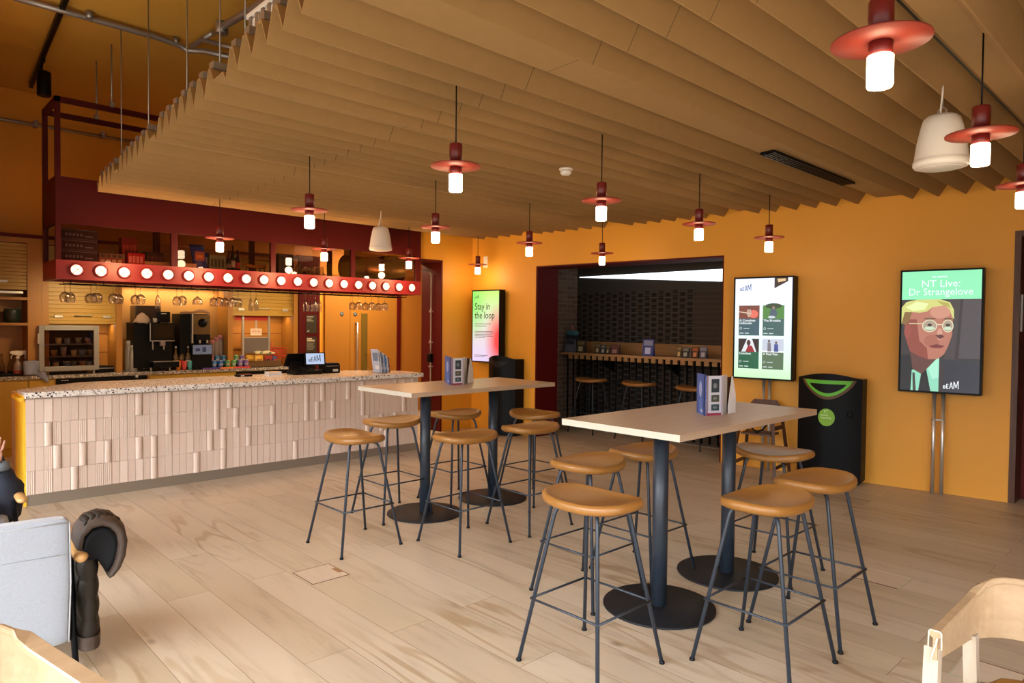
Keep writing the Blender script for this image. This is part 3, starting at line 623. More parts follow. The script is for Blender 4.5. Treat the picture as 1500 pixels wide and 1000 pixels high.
# =================================================================== BAR COUNTER
bc = thing('bar_counter', 'long bar counter faced with blush vertical tiles and a yellow end panel', 'counter', (3.1, 7.5, 0))
X0, X1, YF = 1.03, 5.13, 7.05
q = MB(); q.box((X0+.01, YF+.0155, .10), (X1-.01, 7.86, .93), M['grout']); wb(q, 'carcass', bc)
q = MB(); q.box((X0+.005, YF+.018, 0), (X1-.02, 7.80, .10), M['kick']); wb(q, 'kickboard', bc)
q = MB(); q.box((X0-.012, YF+.012, 0), (X0+.004, 7.50, .95), M['yellow']); q.box((X0-.04, YF+.0, .905), (X0-.012, 7.50, .932), M['yellow']); wb(q, 'end_panel', bc)
rnd = random.Random(3)
TW, TH, G = .0651, .2025, .0035
q = MB(); nt_ = int((X1-X0)/TW)
for r_ in range(4):
    z0 = .098+r_*(TH+G); z1 = z0+TH
    prev = 0
    for c_ in range(nt_):
        xa = X0+c_*TW+G/2; xb = xa+TW-G; k = rnd.random(); yb = YF+.02
        kind = 'half' if (k < .21 and prev != 1) else ('groove' if k < .38 else ('slope' if k < .52 else 'flat'))
        prev = 1 if kind == 'half' else 0
        n = 8; pr = []
        for j in range(n+1):
            u = j/n
            if kind == 'half': y = yb-.009-.018*math.sqrt(max(0, 1-(2*u-1)**2))
            elif kind == 'slope': y = yb-.010-.007*u
            elif kind == 'groove': y = yb-.012-(.0022 if j % 2 else 0)
            else: y = yb-.012
            pr.append((xa+(xb-xa)*u, y))
        pts = [(xa, yb)]+pr+[(xb, yb)]
        q.prism([(x, y, z0) for x, y in pts], (0, 0, TH), M['tile'], smooth=False)
wb(q, 'tile_facing', bc, fix=False)
ct = thing('countertop', 'white terrazzo countertop with black chips on the bar', 'countertop', (3.1, 7.47, .93))
q = MB(); q.prism([(X0-.01, 7.015, .93), (5.15, 6.99, .93), (5.15, 7.47, .93), (4.6, 7.92, .93), (1.60, 7.92, .93), (X0-.01, 7.40, .93)], (0, 0, .05), M['terr']); wb(q, 'worktop', ct, bevel=.004)
# =================================================================== CANOPY
YC = 7.9; CX0, CX1, CY1 = 1.406, 5.76, 8.55; CB, CL, CG, CT = 2.0, 2.19, 2.545, 3.0
cn = thing('bar_canopy', 'maroon steel canopy over the bar with glazed shelves and a row of marquee bulbs', 'canopy', (3.58, 8.2, CB))
q = MB(); q.box((CX0, YC, CB), (CX1, YC+.05, CL), M['red']); q.box((CX0, CY1-.05, CB), (CX1, CY1, CL), M['red']); q.box((CX0, YC+.05, CB), (CX0+.05, CY1-.05, CL), M['red']); q.box((CX1-.05, YC+.05, CB), (CX1, CY1-.05, CL), M['red']); wb(q, 'light_box', cn)
q = MB(); q.box((CX0+.05, YC+.05, CL-.03), (CX1-.05, CY1-.05, CL-.005), M['maroon']); wb(q, 'shelf', cn)
q = MB(); q.box((CX0, YC, CG), (CX1, YC+.04, CT), M['maroon']); q.box((CX0, YC+.04, CG), (CX0+.04, CY1, CT), M['maroon']); q.box((CX1-.04, YC+.04, CG), (CX1, CY1, CT), M['maroon']); q.box((CX0+.04, CY1-.04, CG+.12), (CX1-.04, CY1, CT), M['maroon']); wb(q, 'fascia', cn)
posts = [(CX0, CX0+.045)]+[(a, b) for a, b in ((2.463, 2.526), (3.574, 3.631), (4.655, 4.711))]+[(CX1-.08, CX1)]
for a, b in posts:
    q = MB(); q.box((a, YC, CL), (b, YC+.05, CG), M['maroon']); wb(q, 'post', cn)
    q = MB(); q.box((a, CY1-.05, CL), (b, CY1, CG+.12), M['maroon']); wb(q, 'post', cn)
for i in range(4):
    q = MB(); q.box((posts[i][1], YC+.022, CL), (posts[i+1][0], YC+.028, CG), M['glass']); wb(q, 'glass_pane', cn)
q = MB(); q.box((CX0+.022, YC+.05, CL), (CX0+.028, CY1-.05, CG), M['glass']); wb(q, 'glass_pane', cn)
# open frame above
FT_ = 3.77
for x in (CX0, CX1-.045):
    for y in (YC, CY1-.045):
        q = MB(); q.box((x, y, CT), (x+.045, y+.045, FT_), M['maroon']); wb(q, 'frame_post', cn)
for y in (YC, CY1-.045):
    q = MB(); q.box((CX0, y, FT_-.05), (CX1, y+.045, FT_), M['maroon']); wb(q, 'frame_rail', cn)
for x in (CX0, CX1-.045):
    q = MB(); q.box((x, YC, FT_-.05), (x+.045, CY1, FT_), M['maroon']); wb(q, 'frame_rail', cn)
for x in (1.9, 2.9, 4.0, 5.1):
    for y in (YC+.02, CY1-.02):
        q = MB(); q.cyl((x, y, 0), .008, FT_, 4.4, M['galv'], 8); q.box((x-.02, y-.02, FT_-.01), (x+.02, y+.02, FT_+.05), M['galv']); wb(q, 'hanger', cn)
for i in range(20):
    x = 1.578+(5.60-1.578)*i/19; z = 2.097
    q = MB(); T = frame((x, YC, z), (1, 0, 0), (0, 0, 1))
    q.lathe([(.062, .0), (.066, .012), (.060, .022), (.052, .022), (.050, .004)], M['red'], 28, T=T); rg = wb(q, 'lamp_ring', cn)
    q = MB(); q.lathe([(.050, .004), (.047, .022), (.035, .038), (.018, .046), (.001, .048)], M['marq'], 24, T=T); wb(q, 'marquee_bulb', rg)
    q = MB()
    for a in (PI/4, 3*PI/4):
        c_, s_ = math.cos(a), math.sin(a); q.tube([T @ Vector((c_*t*.062, s_*t*.062, .018+.036*(1-t*t))) for t in [(-1+j*.25) for j in range(9)]], .0025, M['red'], 6)
    wb(q, 'wire_guard', rg)
# glass racks under the canopy
gr = thing('glass_rack', 'thin dark wire glass rack fixed under the canopy', 'rack', (3.5, 8.15, 1.96))
q = MB()
for y in (8.02, 8.10, 8.22, 8.30): q.tube([(1.5, y, 1.965), (5.6, y, 1.965)], .004, M['blackm'], 6)
for k in range(15):
    x = 1.55+k*.288; q.tube([(x, 7.99, 1.965), (x, 8.33, 1.965)], .004, M['blackm'], 6); q.tube([(x, 8.0, 1.965), (x, 8.0, 2.0)], .004, M['blackm'], 6); q.tube([(x, 8.32, 1.965), (x, 8.32, 2.0)], .004, M['blackm'], 6)
wb(q, 'wire_rails', gr)
def glass_proto(name, bowl, cat, foot=.034, stem=.075, lab=''):
    """stemware hanging upside down; origin at the foot, bowl below"""
    r = thing(name, lab, cat)
    q = MB(); q.lathe([(foot, 0), (foot, -.002), (.006, -.006), (.0035, -.012), (.0035, -stem), (.006, -stem-.006)], M['glassware'], 20); q.build('stem_and_foot', r)
    q = MB(); q.lathe([(a, -stem-b) for a, b in bowl], M['glassware'], 24); q.build('bowl', r, fix=False)
    return r
big = glass_proto('wine_glass', [(.006, .006), (.03, .016), (.046, .04), (.048, .06), (.042, .09), (.035, .112)], 'glass')
wid = glass_proto('wine_glass', [(.006, .006), (.036, .014), (.056, .04), (.058, .06), (.050, .09), (.040, .112)], 'glass')
mar = glass_proto('cocktail_glass', [(.006, .006), (.02, .02), (.05, .045), (.054, .06), (.053, .10)], 'glass')
flu = glass_proto('champagne_flute', [(.006, .006), (.018, .03), (.027, .07), (.027, .12), (.023, .155)], 'glass')
used = set()
def hang(pr, px, Y, lab, grp):
    o = pr if pr.name not in used else copy_tree(pr)
    used.add(pr.name); p = aty(px, 410, Y); o.location = (p.x, Y, 1.963); o['label'] = lab; o['group'] = grp
GR = 'stemware hanging under the canopy'
for k, (px, pr, n, nm) in enumerate([(99, big, 2, 'farthest left, above the display fridge'), (137, wid, 2, 'second pair from the left, wide bowl'), (170, big, 2, 'third from the left'), (202, big, 2, 'above the left part of the coffee machine'), (231, flu, 1, 'narrow one above the coffee machine'), (263, big, 2, 'between the coffee machine and the second drinks machine'), (289, mar, 1, 'squat one above the second drinks machine'), (321, big, 3, 'cluster of three right of the second drinks machine'), (345, big, 2, 'just left of the far roller shutter'), (371, flu, 2, 'in front of the far roller shutter'), (458, flu, 4, 'narrow flute before the maroon pillar'), (540, big, 6, 'right-hand cluster before the orange double doors')]):
    for j in range(n):
        dx = (j-(n-1)/2)*(8 if n < 4 else 9.5 if n == 6 else 7); Y = 8.06 if (j+k) % 2 == 0 else 8.26
        pos = ['', ''][0]
        if n == 1: l = 'hanging stem glass, '+nm
        elif n == 2: l = 'hanging stem glass, '+nm+(', left of two' if j == 0 else ', right of two')
        else: l = 'hanging glass, '+nm+', '+['first', 'second', 'third', 'fourth', 'fifth', 'sixth'][j]+' from left'
        hang(pr, px+dx, Y, l, GR)
# ---- stock behind the canopy glass (rests on the canopy shelf, z = CL-.005)
SZ = CL-.005
def stock_box(name, px0, px1, h, Y, d, m, label, cat='box', dec=None, z=SZ):
    a = aty(px0, 360, Y).x; b = aty(px1, 360, Y).x
    r = thing(name, label, cat, ((a+b)/2, Y+d/2, z)); w = (b-a)/2
    q = MB(); q.box((-w, -d/2, 0), (w, d/2, h), m); q.build('box_shell', r, bevel=.002)
    if dec: dec(r, w, d, h)
    return r
plum = mat('plum_card', (.055, .028, .045), .6); lilac = mat('lilac_print', (.32, .27, .33), .6)
def dplum(r, w, d, h):
    q = MB(); q.box((-w, -d/2-.001, h-.012), (w, -d/2, h-.006), lilac); q.box((-w, -d/2-.001, .006), (w, -d/2, .010), lilac)
    for j in range(5): q.box((-w*.7+j*.032, -d/2-.0012, h*.35), (-w*.7+j*.032+.02, -d/2, h*.60), lilac)
    q.box((w*.3, -d/2-.0012, h*.3), (w*.75, -d/2, h*.42), lilac); q.build('printed_band', r)
for k, nm in enumerate(('bottom', 'middle', 'top')):
    stock_box('carton', 87, 143, .108, 8.0, .28, plum, 'dark plum printed carton at the left end of the canopy shelf, %s of three' % nm, dec=dplum, z=SZ+k*.109)
def dstripe(c):
    def f(r, w, d, h):
        q = MB(); m = flat(*c); n = 4
        for j in range(n): q.box((-w*.85+j*w*1.75/n, -d/2-.001, h*.2), (-w*.85+j*w*1.75/n+w*.3, -d/2, h*.75), m)
        q.build('printed_label', r)
    return f
stock_box('snack_carton', 144, 183, .055, 8.0, .2, flat(140, 45, 25), 'orange red snack carton low on the canopy shelf', dec=dstripe((210, 190, 150)))
stock_box('snack_carton', 145, 183, .05, 8.0, .2, flat(120, 95, 70), 'tan striped snack carton lying on the orange red one', dec=dstripe((60, 40, 35)), z=SZ+.0555)
stock_box('gift_bag', 187, 212, .125, 7.99, .1, flat(190, 25, 40), 'bright red gift bag on the canopy shelf', 'bag', dstripe((235, 150, 150)))
stock_box('carton', 178, 202, .30, 8.14, .12, flat(130, 15, 15), 'tall red carton behind the red gift bag', dec=dstripe((170, 60, 50)))
stock_box('carton', 213, 240, .16, 8.1, .15, flat(60, 18, 30), 'dark maroon carton left of the first canopy post', dec=dstripe((110, 50, 50)))
stock_box('paper_stack', 212, 248, .05, 7.99, .08, flat(205, 165, 110), 'low cream paper stack beside the red gift bag', 'paper')
stock_box('paper_stack', 264, 288, .055, 7.99, .08, flat(210, 170, 120), 'low cream paper stack under the blue snack bag', 'paper')
def bag(px, h, w, Y, m, m2, label, tilt=.0, m3=None):
    x = aty(px, 370, Y).x; r = thing('snack_bag', label, 'snack bag', (x, Y, SZ)); q = MB(); rows = []
    for j in range(9):
        t = j/8; th = .03*math.sin(PI*min(1, max(0, t)))**.6+.001; ww = w/2*(1-.05*math.sin(PI*t)); sx_ = (t-.5)*tilt
        rows.append([(sx_+ww*c, th*s, t*h) for c, s in [(math.cos(a), math.sin(a)) for a in [2*PI*k/16 for k in range(16)]]])
    q.grid(rows, m, closed=True, cap=True); q.build('pouch', r)
    q = MB(); q.box((-w*.32, -.034, h*.35), (w*.32, -.030, h*.72), m2); q.box((-w*.2, -.036, h*.45), (w*.2, -.034, h*.58), m3 or m2); q.build('front_print', r)
bag(291, .27, .16, 8.02, flat(25, 50, 140), flat(150, 80, 60), 'blue snack bag with orange picture behind the canopy glass', -.05, flat(200, 130, 60))
bag(300, .20, .10, 8.12, flat(30, 60, 170), flat(160, 175, 215), 'narrow blue snack bag behind the orange-pictured one', 0.0)
stock_box('picture_tin', 307, 331, .17, 8.0, .07, flat(110, 125, 90), 'pale green tin with dark emblem behind the canopy glass', 'tin', dstripe((50, 50, 40)), z=SZ)
def bottle(x, y, z, h, r0, m, label, lm=None, cap=None, grp=None, name='bottle', neck=.35):
    t = thing(name, label, 'bottle', (x, y, z), group=grp); q = MB()
    q.lathe([(.001, 0), (r0*.94, 0), (r0, .004), (r0, h*.55), (r0*.9, h*.62), (r0*neck, h*.76), (r0*neck, h*.95)], m, 18); q.build('bottle_body', t)
    q = MB(); q.lathe([(r0*neck*1.1, h*.93), (r0*neck*1.1, h), (.001, h)], cap or M['black'], 14); q.build('bottle_cap', t)
    if lm: q = MB(); q.lathe([(r0*1.02, h*.15), (r0*1.02, h*.42)], lm, 18); q.build('bottle_label', t)
    return t
dkgl = mat('dark_bottle_glass', (.018, .010, .006), .1)
for k, (px, h, lab, c) in enumerate([(335, .20, 'leftmost dark bottle behind the canopy glass', (120, 110, 100)), (341, .30, 'tall dark bottle with white label behind the canopy glass', (215, 205, 190)), (348, .26, 'dark bottle with red label behind the canopy glass', (200, 60, 50))]):
    p = aty(px, 380, 8.02+.04*k); bottle(p.x, 8.02+.04*k, SZ, h, .028, dkgl, lab, flat(*c))
# rolled hessian decoration
p0 = aty(358, 390, 8.05); p1 = aty(390, 393, 8.05)
r = thing('woven_garland', 'straw coloured woven garland lying on the canopy shelf', 'decoration', ((p0.x+p1.x)/2, 8.05, SZ)); q = MB()
L_ = (p1.x-p0.x)/2; q.tube([(-L_, 0, .10), (-L_*.8, 0, .085), (-L_*.4, 0, .075), (0, 0, .07), (L_*.4, 0, .08), (L_*.8, 0, .07), (L_, 0, .095)], [.018, .022, .02, .022, .021, .024, .015], flat(170, 120, 45, .9), 10); q.build('braid', r)
q = MB(); 
for j in range(5): q.tube(bez((-.1+j*.05, 0, .06), (-.12+j*.06, -.01, .02), (-.11+j*.055, 0, .0), 4), .008, flat(40, 35, 30), 6)
q.build('stand', r)
stock_box('carton', 408, 430, .26, 8.1, .15, flat(28, 24, 26), 'charcoal house-shaped carton behind the third canopy pane', dec=dstripe((60, 52, 48)))
for j in range(6):
    p = aty(436+j*7, 390, 8.05); t = thing('tumbler', 'upturned clear tumbler in the row behind the third canopy pane, number %s from the left' % ['one', 'two', 'three', 'four', 'five', 'six'][j], 'glass', (p.x, 8.05, SZ), group='tumblers behind the third canopy pane')
    q = MB(); q.lathe([(.001, .125), (.026, .125), (.028, .12), (.032, .0)], M['glassware'], 18); q.build('glass_wall', t)
    q = MB(); q.lathe([(.0335, .0), (.0335, .006), (.031, .006)], mat('pale_rim', (.6, .5, .38), .3), 18); q.build('glass_rim', t)
r = thing('ventilation_duct', 'bronze ventilation duct lying behind the right-hand canopy pane', 'duct', (5.2, 8.25, SZ)); q = MB()
q.lathe([(.15, -.46), (.16, -.45), (.16, .45), (.15, .46)], mat('bronze_duct', (.34, .20, .07), .35, metal=.9, bump=.5, bs=30), 32, T=Matrix.Translation((0, 0, .165)) @ Matrix.Rotation(PI/2, 4, 'Y')); q.build('duct_tube', r)
# warm LED strips under canopy / in niches (real lamps)
def strip(name, a, b, label, energy, col=(1, .60, .26), sy=.03, par=None):
    r = thing(name, label, 'light strip', ((a[0]+b[0])/2, (a[1]+b[1])/2, a[2]))
    q = MB(); q.box((a[0], a[1]-.008, a[2]-.006), (b[0], a[1]+.008, a[2]), M['led']); wb(q, 'led_diffuser', r)
    q = MB(); q.box((a[0], a[1]-.012, a[2]), (b[0], a[1]+.012, a[2]+.008), M['galv']); wb(q, 'led_channel', r)
    L = bpy.data.lights.new(name+'_light', 'AREA'); L.shape = 'RECTANGLE'; L.size = b[0]-a[0]; L.size_y = sy; L.energy = energy; L.color = col
    o = bpy.data.objects.new(name+'_light', L); C.objects.link(o); o.location = ((a[0]+b[0])/2, a[1], a[2]-.012); return o
for xa, xb, nm_, e_ in ((1.75, 2.25, 'left', 4), (3.9, 4.6, 'middle', 3.5), (5.0, 5.5, 'right', .4)):
    sl_ = strip('led_strip', (xa, 8.575, 2.06), (xb, 8.575, 2.06), nm_+' short warm light strip behind the rear beam of the red canopy', e_, col=(1, .70, .34)); sl_.rotation_euler = (1.2, 0, 0); sl_.data.spread = 1.35

# the marquee bulbs' own light, every fifth bulb carries a lamp
for i in range(2, 20, 4):
    L = bpy.data.lights.new('marquee_light', 'POINT'); L.energy = 13; L.color = (1.0, .56, .25); L.shadow_soft_size = .06
    o = bpy.data.objects.new('marquee_light', L); C.objects.link(o); o.location = (1.578+(5.60-1.578)*i/19, YC-.36, 2.16)
# =================================================================== BACK BAR
BF, BZ = 9.75, .935       # worktop front edge and height
bk = thing('back_counter', 'low mustard cabinets with a grey terrazzo worktop along the back wall', 'cabinet', (2.0, 10.0, 0))
q = MB(); q.box((.64, BF+.03, 0), (4.86, 10.185, BZ-.04), M['olive']); wb(q, 'carcass', bk)
q = MB(); q.box((.64, BF, BZ-.04), (4.865, 10.19, BZ), M['terr2']); wb(q, 'worktop', bk)
def bx(px, Y=BF): return aty(px, 545, Y).x
for a, b in ((.65, bx(40)), (bx(40)+.02, bx(79)), (bx(220), bx(292)), (bx(292)+.008, bx(345))):
    q = MB(); q.box((a, BF+.01, .1), (b, BF+.03, BZ-.06), M['olive']); wb(q, 'cabinet_door', bk, bevel=.003)
q = MB(); q.box((bx(79), BF+.012, .1), (bx(82), BF+.03, BZ-.06), M['ochre']); q.box((bx(216), BF+.012, .1), (bx(219), BF+.03, BZ-.06), M['ochre']); wb(q, 'filler_strip', bk)
uf = thing('undercounter_fridge', 'black undercounter fridge front below the display fridge', 'fridge', ((bx(82)+bx(216))/2, BF, .05))
q = MB(); q.box((bx(82), BF-.005, .06), (bx(216), BF+.028, BZ-.045), M['black']); wb(q, 'door_panel', uf, bevel=.003)
q = MB(); p = aty(200, 551, BF-.006); q.lathe([(.001, .012), (.018, .012), (.02, 0)], M['steel'], 18, T=frame((p.x, BF-.006, p.z), (1, 0, 0), (0, 0, 1))); wb(q, 'lock', uf)
q = MB(); p = aty(95, 557, BF-.006); q.box((p.x-.04, BF-.009, p.z-.004), (p.x+.04, BF-.005, p.z+.004), M['steel']); wb(q, 'badge', uf)
q = MB(); q.box((bx(347), BF+.0, .1), (4.84, BF+.028, BZ-.05), M['black']); ob = wb(q, 'undercounter_fridge', None); setp(ob, 'black fridge front at the right end of the back counter, behind the till', 'fridge')
# tall units standing on the worktop
UF = 9.80
def unit(x0, x1, zb, label, mats=None):
    r = thing('shutter_cabinet', label, 'cabinet', ((x0+x1)/2, 10.0, BZ))
    q = MB(); q.box((x0, UF, BZ), (x0+.07, 10.28, 2.56), M['ochre']); q.box((x1-.07, UF, BZ), (x1, 10.28, 2.56), M['ochre']); q.box((x0+.07, UF, 2.50), (x1-.07, 10.28, 2.56), M['ochre']); q.box((x0, UF-.03, 2.56), (x1, 10.29, 2.60), M['maroon_wall']); wb(q, 'frame', r)
    q = MB(); n = int((2.50-zb)/.05)
    pts = []
    for j in range(n):
        z = zb+j*(2.50-zb)/n; h = (2.50-zb)/n
        pts += [(z+.002, 0.006), (z+.006, 0), (z+h-.006, 0), (z+h-.002, .006)]
    rows = [[(x, UF+.03+d, z) for z, d in pts] for x in (x0+.07, x1-.07)]
    q.grid(rows, M['shutter'], smooth=False); sh = wb(q, 'roller_shutter', r)
    q = MB(); q.box((x0+.07, UF+.02, zb-.03), (x1-.07, UF+.045, zb+.003), M['shutter']); wb(q, 'bottom_rail', sh)
    for t in (.14, .86):
        x = x0+.07+(x1-x0-.14)*t; q = MB(); q.box((x-.045, UF+.008, zb+.04), (x+.045, UF+.028, zb+.075), M['steel']); wb(q, 'finger_pull', sh, bevel=.006)
    x = (x0+x1)/2; q = MB(); q.tube([(x-.09, UF+.02, zb+.06), (x-.09, UF-.005, zb+.07), (x+.09, UF-.005, zb+.07), (x+.09, UF+.02, zb+.06)], .006, M['steel'], 8); wb(q, 'pull_handle', sh)
    q = MB(); q.box((x0+.07, 10.22, BZ), (x1-.07, 10.28, zb), M['ochre']); 
    for z in (1.18, 1.42): q.box((x0+.07, 10.214, z), (x1-.07, 10.22, z+.006), M['maroon'])
    wb(q, 'back_panel', r)
    L = bpy.data.lights.new('niche_light', 'AREA'); L.shape = 'RECTANGLE'; L.size = x1-x0-.2; L.size_y = .03; L.energy = 3; L.color = (1, .68, .38)
    o = bpy.data.objects.new('niche_light', L); C.objects.link(o); o.location = ((x0+x1)/2, 10.0, zb-.035)
    return r
unit(1.60, 2.46, 1.585, 'mustard roller shutter cabinet above the glass display fridge')
unit(3.80, 4.86, 1.72, 'mustard roller shutter cabinet above the steel display stand, left of the maroon pillar')
# recessed niche wall between them
q = MB(); q.box((2.46, 10.20, BZ), (3.80, 10.29, 2.6), mat('niche_paint', (.55, .30, .085), .6)); q.box((2.46, 10.19, 2.06), (3.80, 9.95, 2.5), M['ochre']); q.box((2.46, 10.19, BZ), (3.80, 10.20, 1.36), M['ochre']); q.box((2.46, 9.80, 2.5), (3.8, 10.2, 2.6), M['ochre']); struct(q.build('wall_niche'))
strip('led_strip', (2.5, 10.08, 2.055), (3.76, 10.08, 2.055), 'warm light strip above the coffee machine niche', 5, col=(1, .74, .46))
# left open shelving
lu = thing('shelving_unit', 'dark ochre open shelving unit at the far left with a rolled-up shutter', 'shelves', (0.6, 10.0, BZ))
q = MB(); q.box((.63, UF, BZ), (.69, 10.28, 2.56), M['ochre']); q.box((1.46, UF, BZ), (1.598, 10.28, 2.56), M['ochre']); q.box((.69, UF, 2.50), (1.46, 10.28, 2.56), M['ochre']); q.box((.63, UF-.03, 2.56), (1.598, 10.29, 2.60), M['maroon_wall']); q.box((.69, 10.2, BZ), (1.46, 10.28, 2.5), M['ochre']); wb(q, 'frame', lu)
for z in (1.56, 1.86):
    q = MB(); q.box((.69, UF+.01, z-.03), (1.46, 10.2, z), M['ochre']); wb(q, 'shelf', lu)
q = MB()
for j in range(13): q.box((.69, UF+.03, 1.95+j*.042), (1.46, UF+.045, 1.95+j*.042+.038), M['shutter'])
sh = wb(q, 'roller_shutter', lu)
q = MB(); q.box((1.15, UF+.01, 2.03), (1.27, UF+.03, 2.055), M['steel']); wb(q, 'finger_pull', sh)
q = MB(); q.box((1.0, UF+.02, 1.905), (1.42, UF+.03, 1.93), M['steel']); wb(q, 'bottom_rail', sh)
for k, (x, r_, h, nm) in enumerate([(1.16, .055, .14, 'left'), (1.33, .085, .17, 'right')]):
    t = thing('plant_pot', 'dark green glazed pot on the far left shelf, '+nm+' one of the two', 'pot', (x, 9.95, 1.56)); q = MB()
    q.lathe([(.001, 0), (r_*.7, 0), (r_*.95, h*.3), (r_, h*.8), (r_*.97, h), (r_*.9, h), (r_*.85, h*.6), (.001, h*.5)], flat(38, 50, 46, .3), 24); q.build('pot_body', t)
    q = MB(); q.lathe([(r_*.99, h*.92), (r_*1.04, h*.96), (r_*1.0, h)], flat(60, 72, 66, .3), 24); q.build('rim', t)
for k in range(3):
    t = thing('carafe', 'dark glass carafe on the far left worktop, '+['leftmost', 'middle', 'rightmost'][k]+' of three', 'carafe', (1.12+k*.1, 9.98, BZ)); q = MB()
    q.lathe([(.001, 0), (.04, 0), (.042, .1), (.018, .2), (.022, .26)], M['glassware'], 18); q.build('glass_body', t)
    q = MB(); q.lathe([(.001, .004), (.037, .004), (.038, .05), (.001, .05)], flat(30, 18, 12, .2), 16); q.build('dark_liquid', t)
q = MB(); q.box((1.0, 9.78, BZ), (1.38, 10.1, BZ+.03), M['black']); setp(q.build('serving_tray', bevel=.006), 'black tray on the far left worktop', 'tray')
# spray bottles and cloth
for k, (px, Y, lab) in enumerate([(26, 9.86, 'white-headed spray bottle with reddish liquid, nearer the left edge'), (38, 9.95, 'white-headed spray bottle half behind the blue grey cloth')]):
    x = aty(px, 530, Y).x; t = thing('spray_bottle', lab, 'bottle', (x, Y, BZ), rz=PI)
    q = MB(); q.lathe([(.001, 0), (.042, 0), (.045, .01), (.044, .11), (.034, .15), (.015, .18), (.014, .20)], mat('spray_clear', (.55, .42, .38), .25, trans=.5), 20); q.build('bottle_body', t)
    q = MB(); q.lathe([(.001, .002), (.046, .002), (.046, .065)], flat(150, 60, 50, .3), 20); q.build('liquid_band', t)
    q = MB(); q.lathe([(.018, .20), (.019, .225), (.012, .235)], M['white'], 16); q.prism([(-.012, -.028, .23), (.075, -.02, .268), (.07, -.02, .29), (.0, -.02, .30), (-.04, -.02, .28), (-.045, -.02, .25)], (0, .04, 0), M['white']); q.tube([(.045, 0, .255), (.065, 0, .225), (.06, 0, .20)], .006, M['white'], 8); q.build('trigger_head', t)
cl = MB(); c0 = aty(33, 528, 9.70); rows = []
for j in range(9):
    v = j/8; row = []
    for i in range(9):
        u = i/8; x = 1.405+.19*u+.06*v*u; z = (1.12-.17*v)-(.09*max(0, u-.45)*v*2.2) - .02*(1-v)*abs(u-.5); y = 9.735-.02*math.sin(u*9)*v+.01*math.cos(u*5+v*3)
        row.append((x, y, z))
    rows.append(row)
cl.grid(rows, flat(140, 148, 175, .9)); setp(cl.build('cleaning_cloth', solid=.006), 'blue grey cloth draped over the spray bottles and worktop edge at far left', 'cloth')
# display fridge
df = thing('display_fridge', 'countertop glass door display fridge with pale frame and tubs inside', 'fridge', (1.865, 9.95, BZ))
x0, x1, z0, z1, y0, y1 = 1.555, 2.18, .985, 1.53, 9.72, 10.16
grey = mat('fridge_grey', (.25, .25, .27), .4); ink = mat('fridge_inside', (.16, .12, .08), .5)
q = MB(); q.box((x0, y0+.04, z0), (x0+.03, y1, z1), grey); q.box((x1-.03, y0+.04, z0), (x1, y1, z1), grey); q.box((x0+.03, y0+.04, z0), (x1-.03, y1, z0+.03), grey); q.box((x0+.03, y0+.04, z1-.03), (x1-.03, y1, z1), grey); q.box((x0+.03, y1-.02, z0+.03), (x1-.03, y1, z1-.03), ink); wb(q, 'cabinet_body', df)
q = MB(); f_ = .055; pale = mat('fridge_frame', (.27, .265, .26), .35)
q.box((x0, y0, z0), (x0+f_, y0+.035, z1), pale); q.box((x1-f_, y0, z0), (x1, y0+.035, z1), pale); q.box((x0+f_, y0, z0), (x1-f_, y0+.035, z0+f_), pale); q.box((x0+f_, y0, z1-f_), (x1-f_, y0+.035, z1), pale); dr = wb(q, 'door_frame', df, bevel=.004)
q = MB(); q.box((x0+f_, y0+.012, z0+f_), (x1-f_, y0+.018, z1-f_), M['glass']); wb(q, 'door_glass', dr)
q = MB(); q.box((x0-.012, y0-.005, z0+.33), (x0+.006, y0+.02, z0+.45), M['galv']); wb(q, 'door_handle', dr)
for z in (z0+.17, z0+.32):
    q = MB(); q.box((x0+.035, y0+.06, z-.008), (x1-.035, y1-.03, z), pale); wb(q, 'wire_shelf', df)
for x in (x0+.05, x1-.05):
    for y in (y0+.06, y1-.05):
        q = MB(); q.cyl((x, y, 0), .015, BZ, z0, M['steel'], 12); wb(q, 'foot', df)
cols = [(170, 175, 185), (120, 150, 200), (175, 140, 100), (205, 195, 160), (110, 125, 120)]
n_ = 0
for r_, (zz, xs) in enumerate([(z0+.0305, (.10, .19, .30, .37, .47, .54)), (z0+.1705, (.09, .17, .27, .38, .47, .55)), (z0+.3205, (.22, .31, .43, .53))]):
    for i, dx in enumerate(xs):
        t = thing('ice_cream_tub', 'small lidded tub in the display fridge, %s shelf, %s from the left' % (['bottom', 'middle', 'top'][r_], ['first', 'second', 'third', 'fourth', 'fifth', 'sixth'][i]), 'tub', (x0+dx, y0+.13, zz), group='tubs in the display fridge')
        big_ = (r_ == 1 and i == 2); h = .11 if big_ else .065
        q = MB(); q.lathe([(.001, 0), (.028, 0), (.034, h), (.001, h)], flat(*cols[(n_*3+r_) % 5]), 18); q.build('tub_body', t)
        q = MB(); q.lathe([(.036, h), (.036, h+.01), (.001, h+.012)], flat(*cols[(n_+1) % 5]), 18); q.build('tub_lid', t); n_ += 1
db = thing('serving_tray', 'black folded tray beside the display fridge on the worktop', 'tray', (2.29, 9.9, BZ)); q = MB(); q.prism([(-.10, 0, 0), (.10, 0, 0), (.12, 0, .075), (-.10, 0, .09)], (0, .18, 0), M['black']); q.build('tray_body', db, bevel=.01); q = MB(); q.box((-.1, -.004, .05), (.10, 0, .06), M['galv']); q.build('rim', db)
